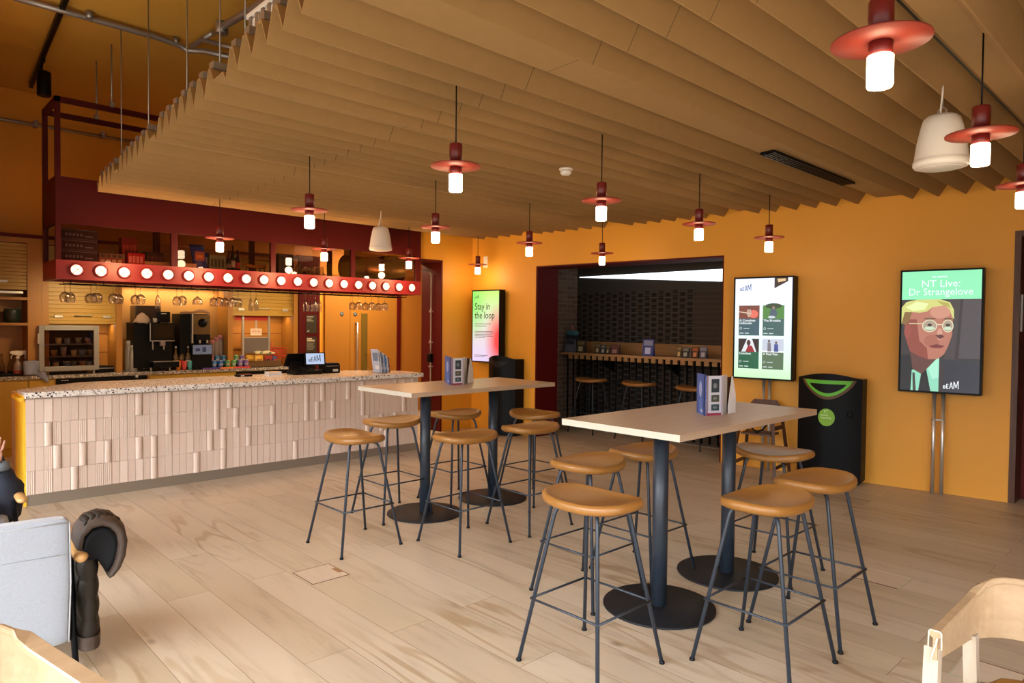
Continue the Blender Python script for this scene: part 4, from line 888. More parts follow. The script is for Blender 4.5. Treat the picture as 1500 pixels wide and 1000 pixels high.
# flasks
for k, (px, Y, h, lab) in enumerate([(189, 10.02, .40, 'pale steel flask behind the shorter one, left of the coffee machine'), (195.5, 9.9, .345, 'front pale grey steel flask left of the coffee machine')]):
    x = aty(px, 530, Y).x; t = thing('vacuum_flask', lab, 'flask', (x, Y, BZ)); c_ = mat('flask_grey', (.42, .40, .36), .35)
    q = MB(); q.lathe([(.001, 0), (.042, 0), (.046, .004), (.046, h*.72), (.036, h*.82), (.032, h*.86)], c_, 24); q.build('flask_body', t)
    q = MB(); q.lathe([(.034, h*.86), (.034, h*.98), (.030, h), (.001, h)], mat('flask_lid', (.6, .56, .48), .4), 20); q.build('flask_lid', t)
# coffee machine
cm = thing('coffee_machine', 'large black automatic coffee machine with a dark touch screen', 'coffee machine', (2.84, 9.98, BZ))
X0m, X1m = 2.60, 3.07
q = MB(); q.box((X0m, 9.84, .98), (X1m, 10.17, 1.575), M['black']); wb(q, 'body', cm, bevel=.006)
q = MB(); q.box((X0m+.17, 9.74, 1.34), (X1m, 9.84, 1.575), M['black']); hd = wb(q, 'front_head', cm, bevel=.006)
q = MB(); q.box((X0m+.20, 9.735, 1.365), (X1m-.02, 9.741, 1.555), mat('dark_screen', (.02, .018, .014), .12)); wb(q, 'touch_screen', hd)
q = MB(); q.box((X0m+.165, 9.733, 1.34), (X0m+.175, 9.741, 1.575), M['steel']); q.box((X0m+.165, 9.733, 1.332), (X1m, 9.741, 1.341), M['steel']); wb(q, 'trim', hd)
q = MB(); q.box((X0m+.20, 9.70, .985), (X1m+.05, 9.90, 1.06), M['black']); dt = wb(q, 'drip_tray', cm, bevel=.004)
q = MB(); q.box((X0m+.20, 9.698, 1.06), (X1m+.05, 9.84, 1.066), M['steel']); wb(q, 'drip_grid', dt)
q = MB(); q.box((X0m+.30, 9.755, 1.27), (X0m+.36, 9.82, 1.34), M['galv']); q.cyl((X0m+.345, 9.77, 0), .008, 1.22, 1.28, M['steel'], 10); wb(q, 'spout', cm)
q = MB(); q.tube([(X0m+.21, 9.77, 1.34), (X0m+.21, 9.77, 1.22)], .008, M['steel'], 8); wb(q, 'steam_wand', cm)
q = MB(); q.box((X0m+.04, 9.90, 1.575), (X1m-.12, 10.15, 1.80), mat('smoked_hopper', (.05, .025, .015), .2)); wb(q, 'bean_hopper', cm, bevel=.006)
q = MB(); q.box((X0m+.30, 9.78, 1.58), (X1m-.04, 9.92, 1.72), M['black']); bb_ = wb(q, 'control_box', cm, bevel=.004)
q = MB(); q.box((X0m+.315, 9.776, 1.69), (X0m+.38, 9.781, 1.703), mat('paper_pale', (.7, .66, .55), .5)); wb(q, 'badge', bb_)
for x in (X0m+.19, X1m-.05):
    for y in (9.78, 10.1):
        q = MB(); q.cyl((x, y, 0), .013, BZ, .985, M['steel'], 12); wb(q, 'foot', cm)
cb = MB(); rows = []
for j in range(6):
    rows.append([(2.70+.10*math.cos(a)*(1-.12*j)*(1+.25*math.sin(3*a+j)), 9.85+.03*math.sin(a), 1.58+.022*j+.02*math.sin(2*a+j)) for a in [2*PI*k/14 for k in range(14)]])
cb.grid(rows, flat(215, 190, 165, .8), closed=True, cap=True); setp(cb.build('cloth_bundle'), 'crumpled white cloth on top of the coffee machine', 'cloth')
mc = thing('metal_cup', 'small steel cup on top of the coffee machine beside the cloth', 'cup', (2.83, 9.755, 1.576)); q = MB(); q.lathe([(.001, 0), (.02, 0), (.022, .06), (.02, .06), (.018, .006)], M['steel'], 16); q.build('cup_body', mc); q = MB(); q.tube([(.02, 0, .045), (.035, 0, .04), (.035, 0, .02), (.02, 0, .015)], .003, M['steel'], 6); q.build('cup_handle', mc)
# second machine
sm = thing('drinks_machine', 'bronze fronted drinks dispenser with a round dark dial', 'drinks machine', (3.37, 10.0, BZ))
bz = mat('bronze_panel', (.16, .095, .035), .3, metal=.4)
q = MB(); q.box((3.17, 9.84, BZ), (3.55, 10.17, 1.70), M['black']); wb(q, 'body', sm, bevel=.006)
q = MB(); q.box((3.33, 9.80, 1.42), (3.555, 9.84, 1.69), bz); fp = wb(q, 'front_panel', sm)
q = MB(); q.lathe([(.001, .014), (.058, .014), (.062, 0)], M['black'], 28, T=frame((3.455, 9.80, 1.575), (1, 0, 0), (0, 0, 1))); wb(q, 'dial', fp)
q = MB(); q.box((3.31, 9.792, 1.30), (3.328, 9.84, 1.70), M['steel']); wb(q, 'chrome_post', sm)
q = MB(); q.box((3.36, 9.78, 1.335), (3.55, 9.84, 1.42), M['black']); wb(q, 'dispense_head', sm)
q = MB(); q.box((3.40, 9.775, 1.30), (3.42, 9.80, 1.34), M['steel']); q.box((3.50, 9.775, 1.30), (3.52, 9.80, 1.34), M['steel']); wb(q, 'nozzle', sm)
q = MB(); q.tube([(3.18, 9.85, 1.705), (3.25, 9.85, 1.72), (3.33, 9.83, 1.715), (3.42, 9.83, 1.745), (3.50, 9.83, 1.74), (3.56, 9.83, 1.715)], [.018, .02, .018, .026, .024, .018], flat(190, 150, 110, .9), 10); setp(q.build('tea_towel'), 'rolled pale towel on top of the bronze drinks dispenser', 'towel')
cdm = thing('counter_card', 'pale blue landscape card in front of the bronze drinks dispenser', 'card', (3.43, 9.74, 1.14)); q = MB(); q.box((-.125, 0, 0), (.125, .004, .135), flat(120, 150, 210)); q.build('card_face', cdm)
q = MB(); q.box((-.09, -.001, .05), (-.03, 0, .09), flat(50, 70, 130)); q.box((.0, -.001, .04), (.05, 0, .105), flat(50, 70, 130)); q.box((-.125, -.001, 0), (.125, 0, .012), flat(60, 60, 75)); q.build('card_print', cdm)
q = MB(); q.box((-.13, .004, -.205), (.13, .03, .14), M['black']); q.build('stand_back', cdm)
# syrup bottles + cups
syr = mat('syrup_glass', (.42, .26, .10), .1, trans=.6)
for k, (px, Y) in enumerate([(257.5, 9.88), (266, 9.86), (275.5, 9.84)]):
    x = aty(px, 530, Y).x; bottle(x, Y, BZ, .32, .034, syr, 'clear syrup bottle between the two machines, %s of three' % ['left', 'middle', 'right'][k], flat(*[(225, 170, 70), (200, 60, 60), (230, 210, 170)][k]), M['white'], 'syrup bottles by the machines', neck=.3)
for k, (px, c, nm) in enumerate([(261, (225, 130, 40), 'orange'), (269.5, (220, 80, 75), 'red'), (278, (90, 190, 190), 'teal')]):
    x = aty(px, 535, 9.79).x; t = thing('paper_cup', 'small '+nm+' tumbler in front of the syrup bottles', 'cup', (x, 9.785, BZ)); q = MB()
    q.lathe([(.001, 0), (.024, 0), (.033, .118), (.030, .118), (.022, .006), (.001, .006)], flat(*c), 20); q.build('cup_body', t)
    q = MB(); q.lathe([(.0335, .112), (.0345, .12), (.031, .12)], mat('cup_rim_'+nm, tuple(min(1, v*1.3) for v in rgb(*c)), .4), 20); q.build('cup_rim', t)
# drink cans: two rows
CANS1 = [(290, (200, 60, 50), 'orange red'), (300, (195, 50, 60), 'red'), (309, (190, 70, 75), 'rose red'), (318, (40, 130, 190), 'blue'), (328, (35, 120, 185), 'blue'), (337, (60, 140, 90), 'green'), (346, (75, 150, 85), 'green'), (354.5, (110, 80, 150), 'purple')]
CANS2 = [(283, (190, 60, 65), 'red'), (293, (205, 90, 120), 'pink'), (303, (190, 50, 60), 'red'), (313.5, (60, 120, 190), 'blue'), (323, (50, 110, 185), 'blue'), (333, (70, 140, 80), 'green'), (342, (85, 150, 75), 'green'), (351.5, (120, 100, 170), 'purple'), (360.5, (125, 90, 160), 'purple')]
ordn = ['first', 'second', 'third', 'fourth', 'fifth', 'sixth', 'seventh', 'eighth', 'ninth']
def can(x, y, z, c, lab, grp):
    t = thing('drink_can', lab, 'can', (x, y, z), group=grp); m = flat(*c, .3)
    q = MB(); q.lathe([(.001, .004), (.024, 0), (.032, .01), (.032, .102), (.027, .113)], m, 20); q.build('can_body', t)
    q = MB(); q.lathe([(.027, .113), (.028, .117), (.025, .117), (.024, .112), (.001, .112)], M['steel'], 20); q.build('can_lid', t)
    q = MB(); q.lathe([(.0325, .035), (.0325, .075)], mat('can_print', (.75, .75, .75), .4), 20, c=(0, 0, 0)) if False else q.add([(.0328*math.cos(a)*1, .0328*math.sin(a), zz) for zz in (.045, .072) for a in [(-PI*.75+PI*.5*j/6) for j in range(7)]], [(j, j+1, 8+j, 7+j) for j in range(6)], mat('can_print', (.34, .32, .36), .4), True); q.build('can_print', t)
for i, (px, c, nm) in enumerate(CANS2): can(aty(px, 537, 9.79).x, 9.79, BZ+.002, c, '%s drink can, %s from the left in the front row' % (nm, ordn[i]), 'drink cans in the front row')
sv = thing('can_riser', 'low black riser under the back row of drink cans', 'riser', (3.72, 9.87, BZ)); q = MB(); q.box((-.38, -.035, 0), (.38, .035, .065), M['black']); q.build('riser_box', sv); q = MB(); q.box((-.38, -.038, .055), (.38, -.035, .065), M['galv']); q.build('lip', sv)
for i, (px, c, nm) in enumerate(CANS1): can(aty(px, 525, 9.87).x, 9.87, BZ+.066, c, '%s drink can, %s from the left in the back row' % (nm, ordn[i]), 'drink cans in the back row')
for k, (a, b, c, nm) in enumerate([(297, 323, (75, 40, 125), 'purple'), (323, 344, (215, 110, 50), 'orange'), (344, 368, (200, 60, 55), 'red')]):
    xa, xb = aty(a, 541, 9.735).x, aty(b, 541, 9.735).x-.004
    t = thing('chocolate_box', nm+' strip of chocolate bars along the worktop edge before the cans', 'snack box', ((xa+xb)/2, 9.765-.012, BZ+.001), group='chocolate strips'); w_ = (xb-xa)/2; q = MB(); q.box((-w_, -.012, 0), (w_, .010, .024), flat(*c)); q.build('wrapper', t)
    q = MB(); 
    for j in range(5): q.box((-w_*.9+j*w_*.38, -.0125, .006), (-w_*.9+j*w_*.38+w_*.2, -.012, .018), mat('wrapper_print_'+nm, tuple(min(1, v*1.8+.05) for v in rgb(*c)), .5))
    q.build('wrapper_print', t)
# stacks of clear cups
for k, px in enumerate((311, 317, 323, 330, 336)):
    x = aty(px, 505, 9.97).x; t = thing('cup_stack', 'tall stack of clear plastic cups behind the cans, %s from the left' % ordn[k], 'cups', (x, 9.98, BZ), group='clear cup stacks'); h = (.40, .44, .47, .45, .40)[k]
    q = MB(); pr = []
    for j in range(18): z = h*j/18; pr += [(.030, z), (.034, z+h/20)]
    q.lathe(pr, mat('cup_plastic', (.75, .62, .60), .2, trans=.65), 16); q.build('cup_walls', t)
    q = MB(); q.lathe([(.036, h-.05), (.036, h), (.001, h+.004)], mat('cup_lid_pink', (.55, .22, .22), .3), 16); q.build('top_cup', t)
# steel display stand with red header
st = thing('display_stand', 'steel framed display stand with red header, white sign and grey panel', 'display stand', (4.25, 9.93, BZ))
for x in (4.06, 4.45):
    q = MB(); q.box((x-.014, 9.90, BZ), (x+.014, 9.93, 1.70), M['steel']); wb(q, 'upright', st)
q = MB(); q.box((3.96, 9.93, 1.62), (4.47, 9.945, 1.69), flat(180, 40, 25)); wb(q, 'header', st)
q = MB(); q.box((4.078, 9.905, 1.14), (4.436, 9.92, 1.36), flat(105, 95, 92)); wb(q, 'grey_panel', st)
q = MB(); q.box((4.07, 9.898, 1.36), (4.44, 9.925, 1.375), M['steel']); wb(q, 'cross_rail', st)
q = MB(); q.box((4.245, 9.91, 1.50), (4.27, 9.92, 1.62), M['steel']); q.box((4.17, 9.90, 1.40), (4.335, 9.908, 1.50), mat('sign_white', (.85, .78, .66), .5)); wb(q, 'hanging_sign', st)
q = MB()
for j in range(3):
    for i in range(6): q.box((4.185+i*.023, 9.8985, 1.475-j*.022), (4.185+i*.023+.016, 9.900, 1.475-j*.022+.010), flat(190, 90, 60))
wb(q, 'sign_print', st)
# wicker basket with snacks
bk2 = thing('wicker_basket', 'brown wicker basket of snack packets on the worktop', 'basket', (4.33, 9.90, BZ)); wm = mat('wicker', (.13, .065, .02), .8, bump=1.0, bs=90)
q = MB(); q.box((-.26, -.10, 0), (.26, .10, .012), wm); 
for a, b in (((-.26, -.10, 0), (.26, -.09, .085)), ((-.26, .09, 0), (.26, .10, .085)), ((-.26, -.09, 0), (-.25, .09, .085)), ((.25, -.09, 0), (.26, .09, .085))): q.box(a, b, wm)
q.build('woven_body', bk2); q = MB(); q.tube([(-.258, -.098, .088), (.258, -.098, .088), (.258, .098, .088), (-.258, .098, .088)], .008, wm, 8, closed=True); q.build('rim', bk2)
def packet(x, y, z, w, h, c, c2, lab, rz=0, tilt=0):
    t = thing('snack_packet', lab, 'snack packet', (x, y, z), rz=rz); q = MB(); rows = []
    for j in range(7):
        v = j/6; th = .022*math.sin(PI*v)**.7+.002
        rows.append([(w/2*math.cos(a)*(1-.06*math.sin(PI*v)), th*math.sin(a)+tilt*v*h, v*h) for a in [2*PI*k/14 for k in range(14)]])
    q.grid(rows, flat(*c), closed=True, cap=True); q.build('packet_body', t); q = MB(); q.box((-w*.3, -.026, h*.35), (w*.3, -.0235, h*.65), flat(*c2)); q.build('packet_print', t)
for k, (px, w_, h, c, c2, lab, y) in enumerate([(367, .13, .165, (225, 175, 60), (190, 130, 30), 'yellow snack packet at the left of the wicker basket', 9.90), (379, .13, .17, (230, 185, 75), (170, 120, 40), 'yellow snack packet second in the wicker basket', 9.86), (392, .11, .15, (170, 45, 35), (60, 40, 60), 'dark red snack packet in the wicker basket', 9.88), (402, .08, .15, (35, 90, 150), (200, 60, 50), 'blue snack packet at the right end of the wicker basket', 9.90)]):
    packet(aty(px, 525, y).x, y, BZ+.013, w_, h, c, c2, lab)
for k, (px, lab) in enumerate([(381, 'cream and green packet lying across the basket, left one'), (394, 'cream packet with dark emblem lying across the basket, right one')]):
    x = aty(px, 516, 9.86).x; t = thing('snack_packet', lab, 'snack packet', (x, 9.84, BZ+.19)); q = MB(); q.prism([(-.08, -.02, .01), (.07, -.02, 0), (.08, -.02, .02), (-.03, -.02, .05), (-.09, -.02, .035)], (0, .08, 0), flat(225, 215, 175)); q.build('packet_body', t, bevel=.005); q = MB(); q.box((-.02, -.022, .01), (.02, -.0202, .03), flat(90, 110, 80)); q.build('packet_print', t)
rb = thing('wire_basket', 'red wire basket standing behind the till', 'basket', (4.60, 9.95, BZ)); q = MB()
for j in range(6): z = .13+j*.03; q.tube([(-.12, -.06, z), (.12, -.06, z), (.12, .06, z), (-.12, .06, z)], .004, flat(200, 50, 40), 6, closed=True)
for i in range(8): q.tube([(-.12+i*.034, -.06, .0), (-.12+i*.034, -.06, .28)], .003, flat(200, 50, 40), 6)
q.build('wire_body', rb); q = MB(); q.tube([(-.13, -.05, .2), (-.10, -.05, .36)], .008, flat(190, 60, 40), 6); q.build('handle', rb)
# maroon pillar with two dark notices
q = MB(); q.box((4.87, 9.79, 0), (5.215, 10.3, 2.62), M['maroon_wall']); struct(q.build('wall_pillar'))
ink2 = mat('notice_dark', (.035, .03, .018), .5); prn = mat('notice_print', (.45, .42, .33), .6)
for k, (ya, yb_, lab) in enumerate([(461, 488, 'upper dark notice with small white logo on the maroon pillar'), (493, 521, 'lower dark notice with bold pale heading on the maroon pillar')]):
    a = aty(448.5, ya, 9.788); b = aty(463.5, yb_, 9.788); t = thing('wall_notice', lab, 'notice', (a.x, 9.788, b.z)); w_, h = b.x-a.x, a.z-b.z
    q = MB(); q.box((0, -.002, 0), (w_, 0, h), ink2); q.build('board', t); q = MB()
    if k == 0:
        for j in range(4): q.box((.012, -.003, h-.03-j*.022), (w_*(.7-.1*(j % 3)), -.0021, h-.022-j*.022), prn)
        q.prism([(.015, -.003, .02), (.05, -.003, .03), (.05, -.003, .055), (.015, -.003, .035)], (0, .0009, 0), prn)
    else:
        for j in range(6): q.box((.012, -.003, h-.085-j*.022), (w_*(.85-.08*(j % 3)), -.0021, h-.079-j*.022), prn)
    q.build('small_print', t)
    if k == 1:
        q = MB(); q.box((.012, -.003, h-.040), (w_*.55, -.0021, h-.022), flat(215, 205, 175)); q.box((.012, -.003, h-.066), (w_*.80, -.0021, h-.048), flat(215, 205, 175)); q.build('heading', t)
# orange double doors at the back
d2 = MB(); d2.box((5.56, 10.26, 0), (6.02, 10.3, 2.4), M['ochre']); d2.box((6.026, 10.26, 0), (6.97, 10.3, 2.4), M['ochre']); door2 = struct(d2.build('door_2'))
for x in (5.866+.0, 6.12):
    q = MB(); q.lathe([(.001, .004), (.034, .004), (.036, 0)], flat(60, 75, 85), 24, T=frame((x, 10.259, 1.745), (1, 0, 0), (0, 0, 1))); s_ = q.build('door_sign', door2)
    q = MB(); q.box((x-.016, 10.2535, 1.735), (x+.016, 10.2545, 1.755), flat(140, 150, 155)); q.build('sign_print', s_)
q = MB(); q.tube([(6.13, 10.26, 1.60), (6.13, 10.20, 1.60), (6.13, 10.20, .80), (6.13, 10.26, .80)], .016, M['steel'], 10); q.build('pull_handle', door2)
q = MB(); q.box((6.235, 10.255, .72), (6.36, 10.262, 1.76), mat('vision_glass', (.15, .10, .02), .15)); q.build('vision_panel', door2)
q = MB(); q.box((6.96, 10.22, 0), (7.02, 10.3, 2.45), M['maroon_wall']); q.build('door_frame', door2)
q = MB(); q.box((7.02, 10.27, 0), (8.2, 10.299, 4.39), mat('corridor_dimmed_orange', (.42, .17, .022), .55)); struct(q.build('corridor_dim_panel'))  # added panel over the back wall, darker colour dims the overbright strip
L = bpy.data.lights.new('corridor_light', 'AREA'); L.size = .8; L.energy = 75; L.color = (1, .76, .48); o = bpy.data.objects.new('corridor_light', L); C.objects.link(o); o.location = (6.0, 9.4, 2.9)
# =================================================================== THINGS ON THE BAR COUNTER
KZ = .98
pos = thing('till_terminal', 'black till terminal with customer screen on the bar counter', 'till', (3.88, 7.66, KZ))
q = MB(); q.prism([(-.17, -.13, 0), (.17, -.13, 0), (.17, .12, 0), (-.17, .12, 0)], (0, 0, .05), M['black']); q.build('base', pos, bevel=.008)
q = MB(); q.prism([(-.15, .0, .05), (-.15, .10, .05), (-.15, .12, .16), (-.15, .06, .18)], (.30, 0, 0), M['black']); q.build('stand_arm', pos)
# operator screen seen from behind and the small customer display facing the camera
q = MB(); q.prism([(-.21, .10, .09), (-.21, .13, .09), (-.21, .03, .25), (-.21, -.02, .25)], (.34, 0, 0), M['black']); q.build('operator_screen', pos, bevel=.006)
T = frame((.0, -.06, .12), (1, -.25, 0), (0.0, .22, 1)); q = MB(); q.box((-.02, -.01, -.02), (.225, .14, -.002), M['black'], T); cs = q.build('customer_display', pos)
q = MB(); q.box((-.005, .0, -.002), (.21, .13, 0), lit(178, 195, 225, .95), T); q.build('display_screen', cs)
beam_logo(.085, lit(50, 60, 85, 1), T @ Matrix.Translation((.025, .03, .0005)), cs)
for k in range(3):
    q = MB(); q.tube([(-.12+.09*k, -.10, .05), (-.11+.09*k, -.12, .09), (-.05+.09*k, -.13, .06), (-.02+.07*k, -.12, .03)], .006, M['black'], 6); q.build('cable', pos)
cdp = thing('receipt_printer', 'black receipt printer right of the till terminal', 'printer', (4.22, 7.68, KZ)); q = MB(); q.prism([(-.11, -.09, 0), (.10, -.09, 0), (.10, -.09, .10), (.08, -.09, .125), (-.11, -.09, .125)], (0, .16, 0), M['black']); q.build('printer_body', cdp, bevel=.006)
q = MB(); q.box((.0, -.0925, .02), (.07, -.0905, .05), flat(190, 190, 185)); q.build('label', cdp); q = MB(); q.box((-.09, -.093, .085), (.08, -.0905, .092), M['galv']); q.build('paper_slot', cdp)
rc = thing('leaflet_stack', 'small stack of white folded leaflets with orange cover beside the till', 'leaflets', (3.47, 7.62, KZ)); q = MB()
for j in range(5): q.box((-.075+.006*(j % 2), -.06, j*.010), (.075+.004*(j % 3), .06, j*.010+.008), M['paper'])
q.build('leaflets', rc); q = MB(); q.box((-.045, -.03, .0485), (.05, .05, .051), flat(225, 150, 60)); q.build('top_cover', rc)
cr = thing('card_reader', 'small brown and black card reader lying left of the white leaflets', 'card reader', (3.16, 7.70, KZ)); q = MB(); q.box((-.085, -.05, 0), (.085, .05, .022), M['black']); q.build('reader_body', cr, bevel=.005); q = MB(); q.box((-.03, -.045, .0222), (.08, .04, .027), flat(120, 70, 40)); q.build('leather_cover', cr); q = MB(); q.box((-.05, -.053, .006), (-.01, -.0505, .018), flat(225, 225, 230)); q.build('white_tag', cr)
lr = thing('leaflet_rack', 'clear acrylic leaflet rack leaning back on the right of the bar counter', 'leaflet rack', (4.72, 7.33, KZ)); ac = M['acrylic']
q = MB(); q.box((-.10, -.10, 0), (.10, .10, .006), ac); q.prism([(-.10, .10, .006), (-.10, .104, .006), (-.10, .20, .24), (-.10, .196, .24)], (.2, 0, 0), ac); q.build('rack', lr)
lfc = [(185, 195, 220), (225, 228, 235), (120, 135, 160), (200, 210, 225), (80, 130, 190), (225, 222, 222), (150, 95, 90)]
for k, c in enumerate(lfc):
    x = 4.665+.024*k; T = Matrix.Translation((x, 7.30+.0*k, KZ+.0065)) @ Matrix.Rotation(-.35, 4, 'Y') @ Matrix.Rotation(.45, 4, 'Z')
    t = thing('leaflet', 'upright leaflet in the acrylic rack, %s from the left' % ordn[k], 'leaflet', (x, 7.30, KZ+.0065), group='leaflets in the acrylic rack'); t.rotation_euler = (0, -.24, .5)
    h = .30-.018*k; q = MB(); q.box((-.003, -.05, 0), (.003, .05, h), flat(*c)); q.build('pages', t); q = MB(); q.box((-.004, -.04, h*.5), (-.0031, .03, h*.85), flat(90, 120, 175) if k % 2 else flat(110, 130, 160)); q.box((-.004, -.04, h*.15), (-.0031, .01, h*.3), flat(225, 228, 235)); q.build('cover_print', t)
# =================================================================== SCREENS ON THE RIGHT WALL
WD = Vector((.1239, -.9923, 0))
def screen(px0, py0, px1, py1, off, thick, name_label, poles, WDir=WD, yz=None):
    TL = onwall(px0, py0, off); BR = onwall(px1, py1, off)
    if yz: (y_a, y_b, z_a, z_b) = yz
    w_ = (Vector((BR.x, BR.y, 0))-Vector((TL.x, TL.y, 0))).length; z1 = TL.z; z0 = BR.z
    T = frame((TL.x, TL.y, z0), WDir, (0, 0, 1)); h = z1-z0
    r = thing('display_screen', name_label, 'screen', (TL.x, TL.y, 0))
    q = MB(); q.box((0, 0, -thick), (w_, h, -.003), M['black'], T)
    b = .018; q.box((0, 0, -.003), (w_, b, 0), M['black'], T); q.box((0, h-b, -.003), (w_, h, 0), M['black'], T); q.box((0, b, -.003), (b, h-b, 0), M['black'], T); q.box((w_-b, b, -.003), (w_, h-b, 0), M['black'], T)
    wb(q, 'housing', r)
    for s_ in poles:
        q = MB(); p = T @ Vector((s_*w_, 0, -thick*.6)); q.cyl((p.x, p.y, 0), .017, 0, z0, M['steel'], 16); wb(q, 'support_pole', r)
    q = MB(); p = T @ Vector(((poles[0]+poles[1])/2*w_, 0, -thick*.6)); d = WDir*.06
    for zz in (.72,): q.tube([p-d+Vector((-.0, 0, zz-p.z)), p+d+Vector((0, 0, zz-p.z))], .010, M['steel'], 8)
    wb(q, 'pole_clamp', r)
    return r, T @ Matrix.Translation((b, b, 0)), w_-2*b, h-2*b
def inw(r, o):
    """parts of a screen were laid out in world space: move them into the thing's frame"""
    o.data.transform(wmat(r).inverted()); return o
class WPic(Pic):
    def build(s, name, parent): wb(s.q, name, parent, fix=False); return None
LT = lambda s, size, m, T, r, **k: wtext(s, size, m, T, r, **k)
def gradmat(name, stops_fn, es):
    m = bpy.data.materials.new(name); m.use_nodes = True; MATS[name] = m; return m
# --- listings screen
r, T, w_, h = screen(1075.5, 406.5, 1160.5, 558.5, .15, .13, 'tall portrait screen listing four film cards, left of the black recycling bin', (.50, .60))
p = WPic(T)
gm = bpy.data.materials.new('listing_background'); gm.use_nodes = True; nt = gm.node_tree; b = nt.nodes['Principled BSDF']; b.inputs['Base Color'].default_value = (.01, .01, .01, 1); b.inputs['Roughness'].default_value = .25
tcn = nt.nodes.new('ShaderNodeTexCoord'); sxx = nt.nodes.new('ShaderNodeSeparateXYZ'); nt.links.new(tcn.outputs['Generated'], sxx.inputs[0]); rr = ramp(nt, [(0, rgb(190, 235, 180)), (.12, rgb(205, 242, 205)), (.45, rgb(222, 244, 240)), (1, rgb(226, 228, 250))]); nt.links.new(sxx.outputs['Z'], rr.inputs[0]); nt.links.new(rr.outputs[0], b.inputs['Emission Color']); b.inputs['Emission Strength'].default_value = 1.1
q = MB(); q.add([T @ Vector(v) for v in ((0, 0, .0003), (w_, 0, .0003), (w_, h, .0003), (0, h, .0003))], [(0, 1, 2, 3)], gm); scr = wb(q, 'lit_panel', r)
beam_w = lambda hh, m, TT, par: (lambda o: inw(par, o))(beam_logo(hh, m, TT, par))
beam_w(.075, lit(70, 95, 150, .9), T @ Matrix.Translation((.055, h-.135, .001)), r)
q = MB(); q.add([T @ Vector(v) for v in ((w_-.19, h, .001), (w_-.045, h, .001), (w_-.045, h-.04, .001), (w_-.19, h-.115, .001))], [(0, 1, 2, 3)], lit(55, 40, 30, 1)); q.add([T @ Vector(v) for v in ((w_-.16, h-.01, .0013), (w_-.07, h-.01, .0013), (w_-.07, h-.035, .0013), (w_-.15, h-.05, .0013))], [(0, 1, 2, 3)], lit(225, 190, 140, 1)); wb(q, 'corner_picture', r)
cards = [('A Complete\nUnknown', (58, 88, 98), 0, 1), ('The Brutalist', (62, 95, 92), 1, 1), ('Conclave', (28, 92, 62), 0, 0), ('A Real Pain', (85, 108, 78), 1, 0)]
cw, chh = .232, .335
for ttl, c, cx, cy in cards:
    X = .045+cx*(cw+.036); Y = .10+cy*(chh+.035); P_ = WPic(T @ Matrix.Translation((X, Y, .0006)))
    P_.rect(0, 0, cw, chh*.56, lit(*c)); iy = chh*.56; ih = chh-iy
    if (cx, cy) == (0, 1):
        P_.rect(0, iy, cw, chh, lit(120, 60, 45)); P_.ell(cw*.72, iy+ih*.35, .05, .045, lit(225, 110, 90)); P_.ell(cw*.5, iy+ih*.45, .028, .05, lit(190, 150, 130)); P_.ell(cw*.5, iy+ih*.8, .014, .018, lit(90, 60, 50)); P_.poly([(.0, iy+ih*.5), (cw*.6, iy+ih*.35), (cw*.6, iy+ih*.43), (0, iy+ih*.56)], lit(215, 190, 170))
    elif (cx, cy) == (1, 1):
        P_.rect(0, iy, cw, chh, lit(80, 130, 60)); P_.ell(cw*.5, iy+ih*.95, .09, .03, lit(50, 70, 45)); P_.ell(cw*.5, iy+ih*.4, .04, .055, lit(75, 90, 105)); P_.ell(cw*.5, iy+ih*.82, .014, .018, lit(150, 120, 110)); P_.ell(cw*.42, iy+ih*.12, .04, .014, lit(200, 205, 215))
    elif (cx, cy) == (0, 0):
        P_.rect(0, iy, cw, chh, lit(45, 28, 30)); P_.poly([(cw*.15, iy), (cw*.42, chh), (cw*.66, chh), (cw*.88, iy)], lit(220, 222, 226)); P_.poly([(cw*.35, iy), (cw*.48, iy+ih*.5), (cw*.66, iy+ih*.45), (cw*.8, iy)], lit(150, 30, 40)); P_.ell(cw*.5, iy+ih*.68, .022, .032, lit(70, 40, 38))
    else:
        P_.rect(0, iy, cw, chh, lit(195, 200, 215)); P_.rect(0, iy, cw, iy+ih*.12, lit(235, 235, 240)); P_.poly([(cw*.25, iy+.01), (cw*.25, iy+ih*.72), (cw*.40, iy+ih*.72), (cw*.42, iy+.01)], lit(120, 115, 120)); P_.ell(cw*.32, iy+ih*.83, .012, .015, lit(90, 75, 70)); P_.poly([(cw*.56, iy+.01), (cw*.57, iy+ih*.62), (cw*.74, iy+ih*.62), (cw*.76, iy+.01)], lit(60, 75, 140)); P_.ell(cw*.65, iy+ih*.73, .012, .015, lit(90, 70, 60))
    P_.ell(.025, chh*.235, .013, .013, lit(225, 235, 232)); P_.ell(.025, chh*.235, .010, .010, lit(*c)); P_.rect(.055, chh*.222, .12, chh*.245, lit(190, 205, 203)); 
    for j in range(2): P_.rect(.012+j*.06, chh*.06, .012+j*.06+.045, chh*.09, lit(205, 218, 215))
    P_.build('film_card', r)
    LT(ttl, .034, lit(235, 240, 240), T @ Matrix.Translation((X+.010, Y+chh*.47, .0035)), r, sx=1.05, bold=.0006)
# --- portrait screen
r, T, w_, h = screen(1319.5, 396, 1437.5, 580, .15, .13, 'largest portrait screen with a blond man in glasses under a green title band', (.44, .55))
p = WPic(T)
p.rect(0, 0, w_, h, lit(48, 40, 42)); hb = h*.765
p.poly([(w_*.60, hb), (w_*.75, hb), (w_*.68, h*.2), (w_*.56, h*.2)], lit(66, 56, 58)); p.poly([(w_*.78, hb), (w_, hb), (w_, h*.28), (w_*.74, h*.28)], lit(74, 66, 70)); p.rect(w_*.52, h*.23, w_, h*.27, lit(42, 42, 50)); p.rect(w_*.56, 0, w_, h*.23, lit(40, 40, 52))
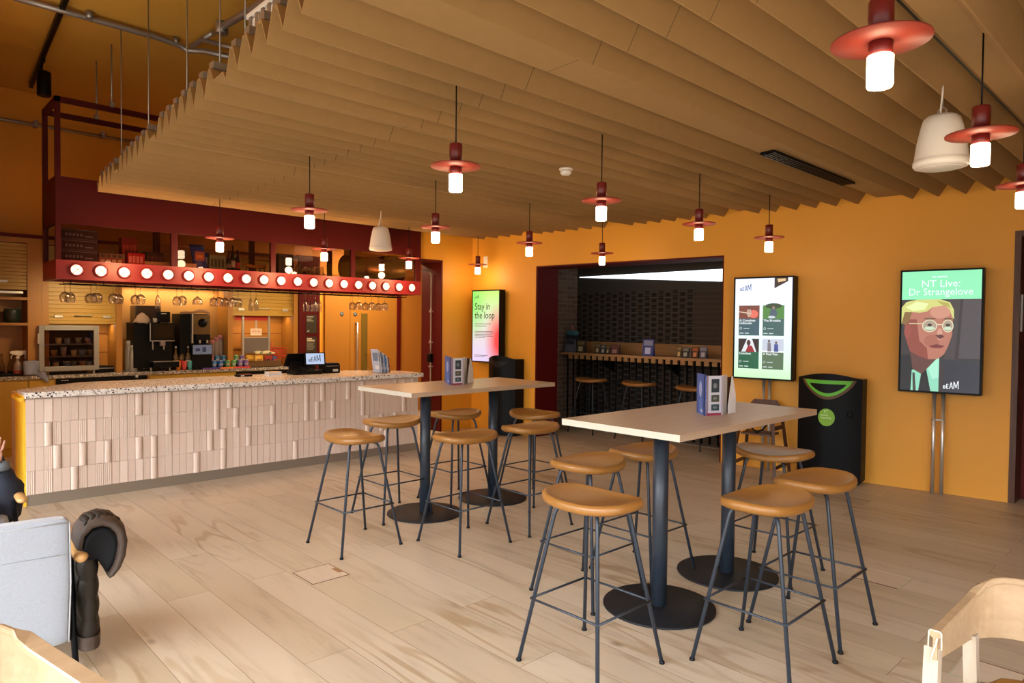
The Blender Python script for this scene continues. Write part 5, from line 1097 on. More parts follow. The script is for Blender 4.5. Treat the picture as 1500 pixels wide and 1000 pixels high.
# jacket, shirt, tie
p.poly([(0, 0), (0, h*.30), (w_*.12, h*.30), (w_*.25, h*.22), (w_*.30, 0)], lit(22, 20, 24)); p.poly([(w_*.14, 0), (w_*.15, h*.17), (w_*.30, h*.22), (w_*.50, h*.30), (w_*.50, 0)], lit(140, 210, 180)); p.poly([(w_*.24, 0), (w_*.28, h*.17), (w_*.34, h*.18), (w_*.40, 0)], lit(24, 22, 26)); p.poly([(w_*.17, 0), (w_*.16, h*.15), (w_*.19, h*.15), (w_*.21, 0)], lit(60, 50, 48))
p.poly([(w_*.36, h*.19), (w_*.50, h*.30), (w_*.50, h*.12), (w_*.42, h*.10)], lit(165, 228, 200))
# neck, head
p.poly([(w_*.12, h*.34), (w_*.16, h*.18), (w_*.28, h*.14), (w_*.48, h*.28), (w_*.48, h*.36)], lit(95, 55, 48))
head = [(.05, .60), (.04, .48), (.08, .40), (.12, .33), (.24, .29), (.36, .265), (.48, .27), (.56, .31), (.61, .38), (.655, .47), (.66, .56), (.66, .66), (.60, .72), (.45, .75), (.25, .74), (.12, .70)]
p.poly([(a*w_, c*h) for a, c in head], lit(178, 112, 92))
p.poly([(a*w_, c*h) for a, c in [(.05, .60), (.04, .48), (.08, .40), (.12, .33), (.24, .29), (.36, .265), (.34, .36), (.24, .42), (.22, .52), (.20, .60)]], lit(140, 66, 52))
p.ell(w_*.50, h*.66, w_*.13, h*.055, lit(200, 140, 116)); p.ell(w_*.40, h*.42, w_*.10, h*.05, lit(166, 98, 80)); p.ell(w_*.50, h*.475, w_*.035, h*.05, lit(205, 150, 128))
p.poly([(w_*.44, h*.47), (w_*.50, h*.435), (w_*.56, h*.455), (w_*.53, h*.475)], lit(95, 45, 42)); p.poly([(w_*.36, h*.375), (w_*.46, h*.395), (w_*.57, h*.38), (w_*.52, h*.36), (w_*.42, h*.36)], lit(125, 50, 48)); p.poly([(w_*.37, h*.375), (w_*.47, h*.380), (w_*.56, h*.378), (w_*.46, h*.374)], lit(60, 25, 28))
p.ell(w_*.085, h*.50, w_*.045, h*.06, lit(150, 70, 58))
hair = [(.0, .56), (.0, .70), (.06, .745), (.20, .765), (.50, .765), (.62, .74), (.67, .68), (.675, .60), (.65, .62), (.62, .68), (.55, .715), (.40, .70), (.33, .665), (.24, .655), (.14, .66), (.11, .60), (.06, .55)]
p.poly([(a*w_, c*h) for a, c in hair], lit(205, 205, 120)); p.poly([(.05*w_, .70*h), (.2*w_, .75*h), (.35*w_, .73*h), (.3*w_, .68*h), (.15*w_, .67*h)], lit(225, 238, 165)); p.poly([(.45*w_, .755*h), (.60*w_, .735*h), (.63*w_, .69*h), (.52*w_, .72*h)], lit(175, 165, 80)); p.poly([(.0, .56*h), (.06*w_, .55*h), (.11*w_, .60*h), (.14*w_, .66*h), (.04*w_, .66*h)], lit(130, 95, 50))
for cx_, rx in ((.37, .095), (.60, .07)):
    p.ell(w_*cx_, h*.545, w_*rx, h*.052, lit(225, 225, 190), 28); p.ell(w_*cx_, h*.545, w_*(rx-.009), h*.0465, lit(170, 150, 128), 28); p.ell(w_*cx_, h*.553, w_*.03, h*.012, lit(60, 45, 42)); p.ell(w_*cx_, h*.525, w_*rx*.7, h*.014, lit(195, 215, 185)); p.ell(w_*cx_, h*.605, w_*rx*.85, h*.007, lit(110, 80, 50))
p.rect(w_*.465, h*.552, w_*.53, h*.560, lit(225, 225, 190)); p.rect(w_*.10, h*.56, w_*.28, h*.567, lit(200, 190, 150))
p.rect(0, hb, w_, h, lit(140, 232, 178))
p.build('lit_panel', r)
zz = .012
P3_ = WPic(T @ Matrix.Translation((0, 0, zz))); P3_.rect(w_*.39, h*.945, w_*.44, h*.958, lit(205, 250, 225)); P3_.rect(w_*.455, h*.945, w_*.58, h*.958, lit(205, 250, 225)); P3_.build('small_print', r)
LT('NT Live:', .096, lit(228, 255, 240, 1.05), T @ Matrix.Translation((w_*.25, h*.868, zz)), r, sx=.95); LT('Dr Strangelove', .096, lit(228, 255, 240, 1.05), T @ Matrix.Translation((w_*.085, h*.800, zz)), r, sx=.90)
beam_w(.075, lit(235, 238, 242), T @ Matrix.Translation((w_*.56, h*.03, zz)), r)
# --- far corner screen
r, T, w_, h = screen(691.5, 425, 731.5, 532, .16, .12, 'narrow portrait screen in the far corner reading Stay in the loop', (.56, .66))
gm = bpy.data.materials.new('loop_background'); gm.use_nodes = True; nt = gm.node_tree; b = nt.nodes['Principled BSDF']; b.inputs['Base Color'].default_value = (.01, .01, .01, 1)
tcn = nt.nodes.new('ShaderNodeTexCoord'); sxx = nt.nodes.new('ShaderNodeSeparateXYZ'); nt.links.new(tcn.outputs['Generated'], sxx.inputs[0])
rr = ramp(nt, [(0, rgb(225, 205, 240)), (.35, rgb(228, 215, 215)), (.7, rgb(215, 232, 180)), (1, rgb(195, 240, 120))]); nt.links.new(sxx.outputs['Z'], rr.inputs[0])
dd = nt.nodes.new('ShaderNodeVectorMath'); dd.operation = 'DISTANCE'; cbx = nt.nodes.new('ShaderNodeCombineXYZ'); nt.links.new(sxx.outputs['Y'], cbx.inputs['X']); nt.links.new(sxx.outputs['Z'], cbx.inputs['Y']); nt.links.new(cbx.outputs[0], dd.inputs[0]); dd.inputs[1].default_value = (.0, .30, 0)
mrr = nt.nodes.new('ShaderNodeMapRange'); mrr.inputs['From Min'].default_value = .12; mrr.inputs['From Max'].default_value = .55; mrr.inputs['To Min'].default_value = 1; mrr.inputs['To Max'].default_value = 0; nt.links.new(dd.outputs['Value'], mrr.inputs['Value'])
mx = nt.nodes.new('ShaderNodeMix'); mx.data_type = 'RGBA'; nt.links.new(mrr.outputs[0], mx.inputs['Factor']); nt.links.new(rr.outputs[0], mx.inputs['A']); mx.inputs['B'].default_value = (*rgb(240, 70, 70), 1)
dg = nt.nodes.new('ShaderNodeVectorMath'); dg.operation = 'DISTANCE'; nt.links.new(cbx.outputs[0], dg.inputs[0]); dg.inputs[1].default_value = (1.0, .85, 0); mg = nt.nodes.new('ShaderNodeMapRange'); mg.inputs['From Min'].default_value = .1; mg.inputs['From Max'].default_value = .6; mg.inputs['To Min'].default_value = .8; mg.inputs['To Max'].default_value = 0; nt.links.new(dg.outputs['Value'], mg.inputs['Value'])
mx2 = nt.nodes.new('ShaderNodeMix'); mx2.data_type = 'RGBA'; nt.links.new(mg.outputs[0], mx2.inputs['Factor']); nt.links.new(mx.outputs['Result'], mx2.inputs['A']); mx2.inputs['B'].default_value = (*rgb(130, 235, 100), 1)
nt.links.new(mx2.outputs['Result'], b.inputs['Emission Color']); b.inputs['Emission Strength'].default_value = 1.0
q = MB(); q.add([T @ Vector(v) for v in ((0, 0, .0003), (w_, 0, .0003), (w_, h, .0003), (0, h, .0003))], [(0, 1, 2, 3)], gm); wb(q, 'lit_panel', r)
beam_w(.05, lit(60, 110, 70), T @ Matrix.Translation((.04, h-.105, .001)), r)
LT('Stay in\nthe loop', .145, lit(35, 35, 30), T @ Matrix.Translation((.040, h*.735, .001)), r, sx=.80)
p = WPic(T @ Matrix.Translation((0, 0, .001)))
for j, (y, l) in enumerate([(.53, .62), (.50, .45), (.42, .7), (.40, .72), (.378, .66), (.356, .7), (.334, .4), (.08, .5), (.06, .4)]): p.rect(.045, h*y, .045+w_*l, h*y+.008, lit(120, 90, 90))
p.build('small_print', r)
# =================================================================== RECYCLING BINS
def wall_frame(y, off=0.0): return frame((wx(y)-off, y, 0), WD, (0, 0, 1))
WDn = Vector((-.9923, -.1239, 0))
def recycling_bin(yc, width, hgt, label, front):
    """against the right wall; local x along the wall (towards the camera), z away from it"""
    r = thing('recycling_bin', label, 'bin', (wx(yc)-.2, yc, 0)); o = Vector((wx(yc), yc, 0))
    W = lambda s_, d, z: o+WD*s_+WDn*d+Z*z
    w2 = width/2; arc = [(-w2+width*i/16, .20+.12*math.cos((i/16-.5)*PI*.92)) for i in range(17)]
    base = [(-w2, .02)]+arc+[(w2, .02)]
    q = MB(); n = len(base)
    top = lambda s_: hgt+(.055*math.cos(s_/w2*PI/2))
    rows = [[W(s_, d, .03) for s_, d in base], [W(s_, d, top(s_)) for s_, d in base]]
    q.grid(rows, M['blackm'], closed=True, smooth=False); q.add(rows[1], [tuple(range(n))], M['black']); q.add(rows[0], [tuple(range(n))[::-1]], M['black'])
    wb(q, 'bin_body', r)
    q = MB(); q.prism([W(-w2*.92, .05, 0), W(w2*.92, .05, 0), W(w2*.92, .20, 0), W(-w2*.92, .20, 0)], (0, 0, .03), M['black']); wb(q, 'plinth', r)
    def fr(s_): return .20+.12*math.cos((s_/width)*PI*.92)
    if front:
        # crescent mouth
        def cres(s0, zt, dep, off, m, nm, z_off=0):
            q = MB(); pts = []
            for i in range(21): s_ = -s0+2*s0*i/20; pts.append((s_, zt-dep*math.sin(PI*i/20)**.75))
            up = [W(s_, fr(s_)+off, zt) for s_, z in pts]; dn = [W(s_, fr(s_)+off, z) for s_, z in pts]
            q.grid([up, dn], m, smooth=False); return wb(q, nm, r, fix=False)
        cres(.262, hgt-.012, .20, .0012, flat(90, 62, 30), 'mouth_surround'); cres(.232, hgt-.016, .165, .003, flat(95, 190, 50), 'green_mouth_ring'); cres(.178, hgt-.052, .095, .005, M['black'], 'mouth_opening')
        # round label, lock
        for rad, m, off, nm in ((.088, M['black'], .001, 'label_border'), (.080, flat(125, 180, 50), .0025, 'round_label')):
            pts = []
            for i in range(36):
                a = 2*PI*i/36; s_ = rad*math.cos(a); pts.append(W(s_, fr(s_)+off+.0015, .68+rad*1.12*math.sin(a)))
            q = MB(); q.add([W(0, fr(0)+off+.0015, .68)]+pts, [(0, i+1, (i+1) % 36+1) for i in range(36)], m); wb(q, nm, r, fix=False)
        T = frame(W(-.055, fr(0)+.006, .695), WD, (0, 0, 1)); LT('mixed\nrecycling', .030, flat(225, 240, 200), T, r, sx=.95)
        q = MB(); q.tube([T @ Vector((.052+.016*math.cos(a), .045+.014*math.sin(a), 0)) for a in [PI*2*k/10 for k in range(8)]], .003, flat(225, 240, 200), 6); wb(q, 'recycling_symbol', r)
        q = MB(); c_ = W(w2*.68, fr(w2*.68), .72); q.lathe([(.030, 0), (.030, .012), (.018, .016), (.001, .016)], M['blackm'], 20, T=frame(c_, WD, (0, 0, 1))); wb(q, 'lock_knob', r)
    else:
        q = MB(); s0 = .16; pts = [(-s0+2*s0*i/12) for i in range(13)]; q.grid([[W(s_, fr(s_)+.002, hgt-.03) for s_ in pts], [W(s_, fr(s_)+.002, hgt-.03-.09*math.sin(PI*i/12)) for i, s_ in enumerate(pts)]], M['slate_base'], smooth=False); wb(q, 'mouth_opening', r, fix=False)
        q = MB(); q.lathe([(.028, 0), (.028, .012), (.001, .014)], M['slate'], 18, T=frame(W(w2*.35, fr(w2*.35), .78), WD, (0, 0, 1))); wb(q, 'lock_knob', r)
        q = MB(); q.prism([W(-.10, fr(-.1)+.004, .66), W(-.06, fr(-.06)+.004, .66), W(-.045, fr(-.05)+.004, .76), W(-.06, fr(-.06)+.004, .82), W(-.10, fr(-.1)+.004, .82)], WDn*.003, M['paper']); wb(q, 'white_tag', r)
    return r
b1 = recycling_bin(2.87, .62, 1.075, 'tall black recycling bin with green crescent mouth between the two big screens', True)
b2 = recycling_bin(7.27, .50, 1.10, 'plain tall black bin in the far corner beside the dark opening', False)
# =================================================================== HIGH CHAIR
hc = thing('high_chair', 'dark stained wooden high chair with straps against the orange wall', 'high chair', (7.12, 3.42, 0))
HT = frame((7.12, 3.50, 0), WD, (-WDn))      # x along wall, y towards wall
def hp(x, y, z): return HT @ Vector((x, y, 0)) + Z*0 if False else Vector((7.10, 3.50, 0))+WD*x-WDn*y+Z*z
def bar(q, a, b, w_, d, m):
    a, b = Vector(a), Vector(b); t = (b-a).normalized(); u = t.cross(Z); u = u.normalized() if u.length > .1 else WD; v = t.cross(u)
    pts = [a+u*w_/2+v*d/2, a-u*w_/2+v*d/2, a-u*w_/2-v*d/2, a+u*w_/2-v*d/2]; q.prism(pts, b-a, m)
fl = [(-.24, -.24), (.24, -.24), (.25, .22), (-.25, .22)]; tl = [(-.17, -.12), (.17, -.12), (.17, .13), (-.17, .13)]
for i, ((a, b_), (c, d)) in enumerate(zip(fl, tl)):
    q = MB(); bar(q, hp(a, b_, 0), hp(c, d, .60 if i < 2 else .74), .030, .026, M['walnut']); wb(q, 'leg', hc)
for i, j, z in ((0, 3, .12), (1, 2, .12), (0, 1, .30), (3, 2, .13), (0, 3, .52), (1, 2, .52)):
    def at_(k): t = z/(.60 if k < 2 else .74); return hp(fl[k][0]+(tl[k][0]-fl[k][0])*t, fl[k][1]+(tl[k][1]-fl[k][1])*t, z)
    q = MB(); bar(q, at_(i), at_(j), .022, .04 if z > .5 else .03, M['walnut']); wb(q, 'rail', hc)
q = MB(); q.prism([hp(-.16, -.15, .44), hp(.16, -.15, .44), hp(.16, .12, .44), hp(-.16, .12, .44)], (0, 0, .018), M['walnut']); wb(q, 'seat', hc)
q = MB(); q.prism([hp(-.17, .13, .60), hp(.17, .13, .60), hp(.17, .13, .74), hp(.12, .13, .80), hp(-.12, .13, .80), hp(-.17, .13, .74)], -WDn*.018, M['walnut']); wb(q, 'backrest', hc)
q = MB(); q.prism([hp(-.21, -.17, .60), hp(.21, -.17, .60), hp(.19, -.08, .60), hp(-.19, -.08, .60)], (0, 0, .022), M['walnut']); wb(q, 'tray_bar', hc)
q = MB(); q.tube([hp(-.08, -.02, .58), hp(-.05, -.10, .50), hp(0, -.13, .47), hp(.06, -.10, .50), hp(.10, -.02, .58)], .010, M['black'], 6); q.tube([hp(0, -.13, .47), hp(0, -.05, .46)], .009, M['black'], 6); wb(q, 'strap', hc)
# =================================================================== BROCHURES ON THE HIGH TABLES
def card(p0, p1, z, h, th, m, name, label, cat='leaflet', group=None, lean=0.0, dec=None):
    p0 = Vector((p0[0], p0[1], z)); p1 = Vector((p1[0], p1[1], z)); r = thing(name, label, cat, tuple((p0+p1)/2), group=group)
    x = (p1-p0); w_ = x.length; x.normalize(); n = x.cross(Z)      # n faces the camera side when p0 is left
    y = (Z-n*lean).normalized(); T = frame(p0, x, y)
    q = MB(); q.box((0, 0, -th), (w_, h, 0), m, T); wb(q, 'pages', r)
    if dec: P_ = WPic(T); P_.z = .0008; dec(P_, w_, h); P_.build('cover_print', r)
    return r
TZ = 1.0701
def dblue(P_, w_, h):
    P_.rect(0, 0, w_, h, flat(60, 95, 170)); P_.ell(w_*.45, h*.62, w_*.18, h*.2, flat(160, 180, 225)); P_.poly([(w_*.3, 0), (w_*.3, h*.35), (w_*.6, h*.45), (w_*.7, 0)], flat(85, 120, 195)); P_.rect(w_*.86, 0, w_, h, flat(25, 40, 85)); P_.ell(w_*.62, h*.10, w_*.12, h*.04, flat(190, 200, 225))
def dphotos(P_, w_, h):
    P_.rect(0, 0, w_, h, flat(205, 208, 220)); P_.rect(0, 0, w_*.10, h, flat(150, 130, 150))
    for a, b, c in ((.58, .92, (45, 60, 72)), (.34, .52, (75, 75, 66)), (.12, .28, (45, 72, 85))): P_.rect(w_*.28, h*a, w_*.76, h*b, flat(*c)); P_.ell(w_*.5, h*(a+b)/2, w_*.12, h*(b-a)*.2, flat(120, 130, 130))
    P_.rect(0, 0, w_, h*.06, flat(150, 50, 80)); P_.rect(w_*.88, 0, w_, h, flat(175, 165, 175))
def dport(P_, w_, h):
    P_.rect(0, 0, w_, h, flat(70, 50, 48)); P_.ell(w_*.55, h*.6, w_*.3, h*.22, flat(150, 105, 95)); P_.poly([(0, 0), (w_*.8, 0), (w_*.4, h*.5), (0, h*.45)], flat(35, 28, 30)); P_.ell(w_*.55, h*.82, w_*.35, h*.1, flat(30, 22, 22))
def bset(px, z, h, sfx, k):
    A = lambda x, y: atz(x, y, z)
    x0, s_, yb = px
    card(A(x0, yb-4), A(x0+12*s_, yb+1.5*s_), z, h, .004, flat(70, 100, 175), 'leaflet', 'blue covered leaflet at the left of the holder '+sfx, dec=dblue)
    card(A(x0+14*s_, yb+1.2*s_), A(x0+38*s_, yb), z, h*.97, .004, flat(210, 212, 222), 'leaflet', 'white leaflet with three small photographs '+sfx, dec=dphotos)
    card(A(x0+39.5*s_, yb-1.5), A(x0+44*s_, yb-2.5), z, h*.96, .02, flat(190, 185, 180), 'leaflet', 'grey edged pack of leaflets beside the photo leaflet '+sfx)
    p0, p1 = A(x0+44.5*s_, yb-3.5), A(x0+53*s_, yb-5); card(p0, p1, z, h*.9, .003, flat(80, 55, 50), 'leaflet', 'dark portrait leaflet at the back of the holder '+sfx, dec=dport)
    r = thing('leaflet_holder', 'white tent-shaped leaflet holder '+sfx, 'leaflet holder', tuple(A(x0+47*s_, yb-3))); a, b = A(x0+46*s_, yb-1.5), A(x0+57*s_, yb-3.5); a, b = Vector(a), Vector(b)
    q = MB(); q.prism([a, b, b+Z*h*.45, a+(b-a)*.55+Z*h*.93, a+(b-a)*.45+Z*h*.93, a+Z*h*.2], ((b-a).normalized().cross(Z))*-.003, M['paper']); wb(q, 'side_panel', r)
    back = (b-a).normalized().cross(Z)*-.06; q = MB(); q.prism([a+back, b+back, b+back+Z*h*.5, a+back+Z*h*.5], ((b-a).normalized().cross(Z))*-.003, M['paper']); wb(q, 'back_panel', r)
bset((1020.5, 1.0, 607.5), TZ, .243, 'on the nearer high table', 0)
bset((651.5, .73, 563), TZ, .24, 'on the farther high table', 1)
# =================================================================== WALL SHELF IN THE DARK ROOM
sh = thing('oak_shelf', 'long oak shelf with oak upstand in the dark room beyond the opening', 'shelf', (8.5, 6.0, 1.1))
q = MB(); q.box((8.24, 3.72, 1.125), (8.77, 7.47, 1.16), M['oakshelf']); wb(q, 'shelf_board', sh)
q = MB(); q.box((8.74, 3.72, 1.16), (8.775, 7.47, 1.33), M['oakshelf']); wb(q, 'upstand', sh)
for y in (4.4, 5.6, 6.8):
    q = MB(); q.prism([(8.30, y-.012, 1.125), (8.77, y-.012, 1.125), (8.77, y-.012, .85)], (0, .024, 0), M['blackm']); wb(q, 'bracket', sh)
ss = thing('slatted_screen', 'row of upright black poles standing under the oak shelf', 'screen', (8.29, 5.6, 0))
for k in range(30):
    y = 7.36-.122*k
    q = MB(); q.cyl((8.29, y, 0), .014, .0, 1.124, M['blackm'], 10); wb(q, 'pole', ss)
for k in range(29):
    y = 7.36-.122*(k+.5); q = MB(); q.box((8.272, y-.036, 1.062), (8.306, y+.036, 1.124), M['oakshelf']); wb(q, 'spacer_block', ss)
def tent(px0, px1, h, X, c1, c2, lab, blade=None):
    a, b = atx(px0, 520, X), atx(px1, 520, X); r = thing('tent_card', lab, 'card', (X, (a.y+b.y)/2, 1.1601), rz=0)
    y0, y1 = a.y-r.location.y, b.y-r.location.y; q = MB()
    q.prism([(-.03, y0, 0), (-.026, y0, 0), (.001, y0, h), (-.001, y0, h)], (0, y1-y0, 0), flat(*c1)); q.prism([(.03, y0, 0), (.026, y0, 0), (-.001, y0, h), (.001, y0, h)], (0, y1-y0, 0), flat(*c1)); q.build('folded_card', r)
    q = MB(); f = lambda t: -.031+.029*t
    w_ = y1-y0
    for (u0, u1, v0, v1, c) in ((.1, .9, .62, .92, c2), (.25, .75, .12, .5, tuple(min(255, v+55) for v in c2))): q.add([(f(v0), y0+w_*u0, h*v0), (f(v0), y0+w_*u1, h*v0), (f(v1), y0+w_*u1, h*v1), (f(v1), y0+w_*u0, h*v1)], [(0, 1, 2, 3)], flat(*c))
    q.build('card_print', r)
tent(828, 843, .21, 8.34, (95, 105, 130), (55, 60, 80), 'blue and white card at the left end of the oak shelf, below the blue box')
tent(845, 858, .20, 8.36, (55, 50, 42), (120, 110, 75), 'dark card with pale marks second from the left end of the oak shelf')
tent(872, 880, .16, 8.36, (60, 52, 40), (115, 100, 70), 'brown card, first in the left-hand group of small cards on the shelf')
tent(880.5, 888, .14, 8.36, (45, 45, 50), (120, 118, 115), 'black and grey card, second in the left-hand group on the shelf')
tent(888.5, 894, .14, 8.36, (55, 48, 36), (120, 100, 60), 'dark tan card, third in the left-hand group on the shelf')
tent(895, 908, .15, 8.36, (85, 62, 66), (120, 75, 60), 'dusky pink card at the right of the left-hand group on the shelf')
tent(942, 958, .245, 8.34, (62, 78, 150), (140, 150, 195), 'tall blue card standing alone mid shelf')
tent(992, 999, .16, 8.36, (80, 66, 45), (150, 120, 70), 'ochre card, first in the right-hand group on the shelf')
tent(1000, 1010, .145, 8.36, (35, 38, 40), (120, 125, 125), 'black card with pale figure, second in the right-hand group on the shelf')
tent(1011, 1013, .14, 8.36, (80, 70, 85), (95, 80, 90), 'narrow mauve card, third in the right-hand group on the shelf')
tent(1014, 1024, .155, 8.36, (70, 42, 25), (160, 85, 40), 'orange picture card in the right-hand group on the shelf')
tent(1025.5, 1036, .165, 8.36, (78, 82, 110), (130, 130, 150), 'lilac grey card at the right end of the right-hand group')
a = atx(831, 490, 8.45); tb = thing('tissue_box', 'blue topped box with a pink straw behind the leftmost card', 'box', (8.47, (atx(830, 490, 8.45).y+atx(845, 490, 8.45).y)/2, 1.1601)); q = MB(); q.box((-.05, -.09, 0), (.05, .09, .27), flat(40, 45, 60)); q.build('box_body', tb); q = MB(); q.box((-.055, -.095, .27), (.055, .095, .345), flat(60, 120, 140)); q.build('box_lid', tb, bevel=.02); q = MB(); q.tube([(0, -.03, .34), (.0, .01, .44)], .009, flat(200, 120, 125), 8); q.build('straw', tb)
# =================================================================== FLOOR BOXES
def floor_box(x0, y0, x1, y1, lab, c, notch, edges):
    r = thing('floor_box', lab, 'floor hatch', ((x0+x1)/2, (y0+y1)/2, 0)); t = .005 if notch is None else .009; hx, hy = (x1-x0)/2, (y1-y0)/2
    q = MB(); q.box((-hx, -hy, 0.0002), (hx, hy, .0012), M['hatch']); q.build('inlay_lid', r)
    for i, e in enumerate(((-hx, -hy, hx, -hy+t), (-hx, hy-t, hx, hy), (-hx, -hy+t, -hx+t, hy-t), (hx-t, -hy+t, hx, hy-t))):
        q = MB(); q.box((e[0], e[1], .0002), (e[2], e[3], .0018), c if i in edges else flat(110, 80, 58)); q.build('frame_edge', r)
    if notch: q = MB(); q.box((hx-.09-.02, -hy+.002, .0014), (hx-.0-.03, -hy+.045, .0024), flat(150, 105, 65)); o = q.build('cable_flap', r)
M['hatch'] = wood_mat('hatch_oak', (.52, .41, .30), (.58, .46, .34), 'Y', .45)
floor_box(1.995, 3.825, 2.25, 4.095, 'square floor hatch with brown rim on the open boards left of the tables', flat(105, 75, 55), None, (0, 1, 2, 3))
q = MB(); q.box((2.215, 3.90, .0014), (2.245, 3.99, .0026), flat(150, 105, 65)); setp(q.build('cable_flap'), 'small brown cable flap in the left floor hatch', 'flap')
br = mat('pale_brass', (.62, .58, .46), .35, metal=.5)
floor_box(4.60, 1.36, 4.86, 1.64, 'floor hatch with bright rim right of the rightmost camera-side bar stool', br, False, (0, 3))
A_ = atz(1388.4, 986.8); floor_box(A_.x, A_.y-.26, A_.x+.26, A_.y, 'floor hatch seen beneath the bent oak armchair at bottom right', br, False, (1, 2))
# =================================================================== BENT-WOOD ARMCHAIRS
def bent_chair(loc, rz, lab, topw=.03):
    r = thing('oak_armchair', lab, 'chair', loc, rz)
    # plan path of the band (local: front is +y)
    W_, yb, yf, R = .285, -.27, .25, .15
    path = [(W_, yf-t*(yf-(yb+R))/6) for t in range(7)]
    path += [(W_-R+R*math.cos(a), yb+R-R*math.sin(a)) for a in [PI/2*k/8 for k in range(1, 9)]]
    path += [((W_-R)*(1-t/4.), yb-.012*math.sin(PI/2*t/4)) for t in range(1, 5)]
    path = path+[(-x, y) for x, y in path[:-1][::-1]]
    n = len(path); zt = .735; rows_o = []; ro = []; ri = []
    def low(i):
        t = i/(n-1); e = min(t, 1-t)*2; return .735-.085-.065*min(1, e*2.6)
    th = .012
    sec = []; ZB = zt
    for i, (x, y) in enumerate(path):
        e_ = min(1, max(0, (min(i, n-1-i)-6)/5.)); zt = ZB+.05*e_*e_*(3-2*e_)
        a = path[max(0, i-1)]; b = path[min(n-1, i+1)]; d = Vector((b[0]-a[0], b[1]-a[1])).normalized(); nrm = Vector((d.y, -d.x)); 
        if nrm.dot(Vector((x, y+.0))) < 0: nrm = -nrm
        o_, i_ = .5*th, .5*th; z0 = low(i)
        hw = topw*.5 if min(i, n-1-i) < 9 else .008
        P_ = lambda off, z: (x+nrm.x*off, y+nrm.y*off, z)
        sec.append([P_(-.006, z0), P_(.006, z0), P_(.006, zt-.022), P_(hw, zt-.016), P_(hw, zt-.004), P_(hw-.004, zt), P_(-hw+.004, zt), P_(-hw, zt-.004), P_(-hw, zt-.016), P_(-.006, zt-.022)])
    q = MB(); q.grid(sec, M['oak'], closed=True, smooth=False, cap=True); bd = q.build('bent_back', r)
    zt = ZB
    for s_ in (0, n-1):
        q = MB(); q.add([(x, y+(.0006), z) for x, y, z in sec[s_]], [tuple(range(10))], M['ply']) 
        x, y = path[s_]; c_ = q; q2 = MB(); q2.tube([(x-.017, y+.002, zt-.05), (x-.016, y+.002, zt-.004), (x-.012, y+.002, zt+.001), (x+.012, y+.002, zt+.001), (x+.016, y+.002, zt-.004), (x+.017, y+.002, zt-.05)], .0022, M['ply'], 6); q2.tube([(x-.006, y+.002, zt-.02), (x+.012, y+.002, low(s_)-.01)], .0026, M['ply'], 6); q2.build('veneer_edge', bd)
    for (x, y, z) in ((W_+.012, yf-.03, zt-.055), (-W_-.012, yf-.03, zt-.055), (W_+.0, yb+.12, zt-.13), (-W_-.0, yb+.12, zt-.13)):
        q = MB(); xx = x*.93; tx = x; q.add([], [], M['oakleg']); 
        a, b = .013, .019
        pts0 = [(tx-a, y-a), (tx+a, y-a), (tx+a, y+a), (tx-a, y+a)]; yo = y+(.02 if y > 0 else -.03); pts1 = [(tx-b, yo-b), (tx+b, yo-b), (tx+b, yo+b), (tx-b, yo+b)]
        q.grid([[(px, py, 0) for px, py in pts0], [(px, py, .42) for px, py in pts1], [(px-.0, py, z) for px, py in [(tx-b, y-b), (tx+b, y-b), (tx+b, y+b), (tx-b, y+b)]]], M['oakleg'], closed=True, smooth=False, cap=True); q.build('leg', r)
    q = MB(); rows = []
    N = 32
    for f, z in ((.90, .425), (.985, .43), (1.0, .443), (.98, .456), (.93, .462), (.7, .458), (.3, .452), (.02, .45)):
        row = []
        for k in range(N):
            c_, s_ = sup(2*PI*k/N, 3.4); row.append((.262*f*c_, -.005+.245*f*s_, z+.012*(s_ < -.8)*f))
        rows.append(row)
    q.grid(rows, M['leather'], closed=True, cap=True); q.build('seat', r)
    q = MB()
    for a, b in (((-.27, .215), (.27, .235)), ((-.27, -.235), (.27, -.215)), ((-.27, -.215), (-.25, .215)), ((.25, -.215), (.27, .215))): q.box((a[0], a[1], .37), (b[0], b[1], .422), M['oakleg'])
    q.build('seat_rail', r)
    return r
bent_chair((2.475, .275, 0), PI/2, 'bent oak armchair with tan leather seat at the bottom right corner')
bent_chair((.085, 1.99, 0), PI+.2, 'oak armchair whose wide armrest shows at the bottom left corner', .05)
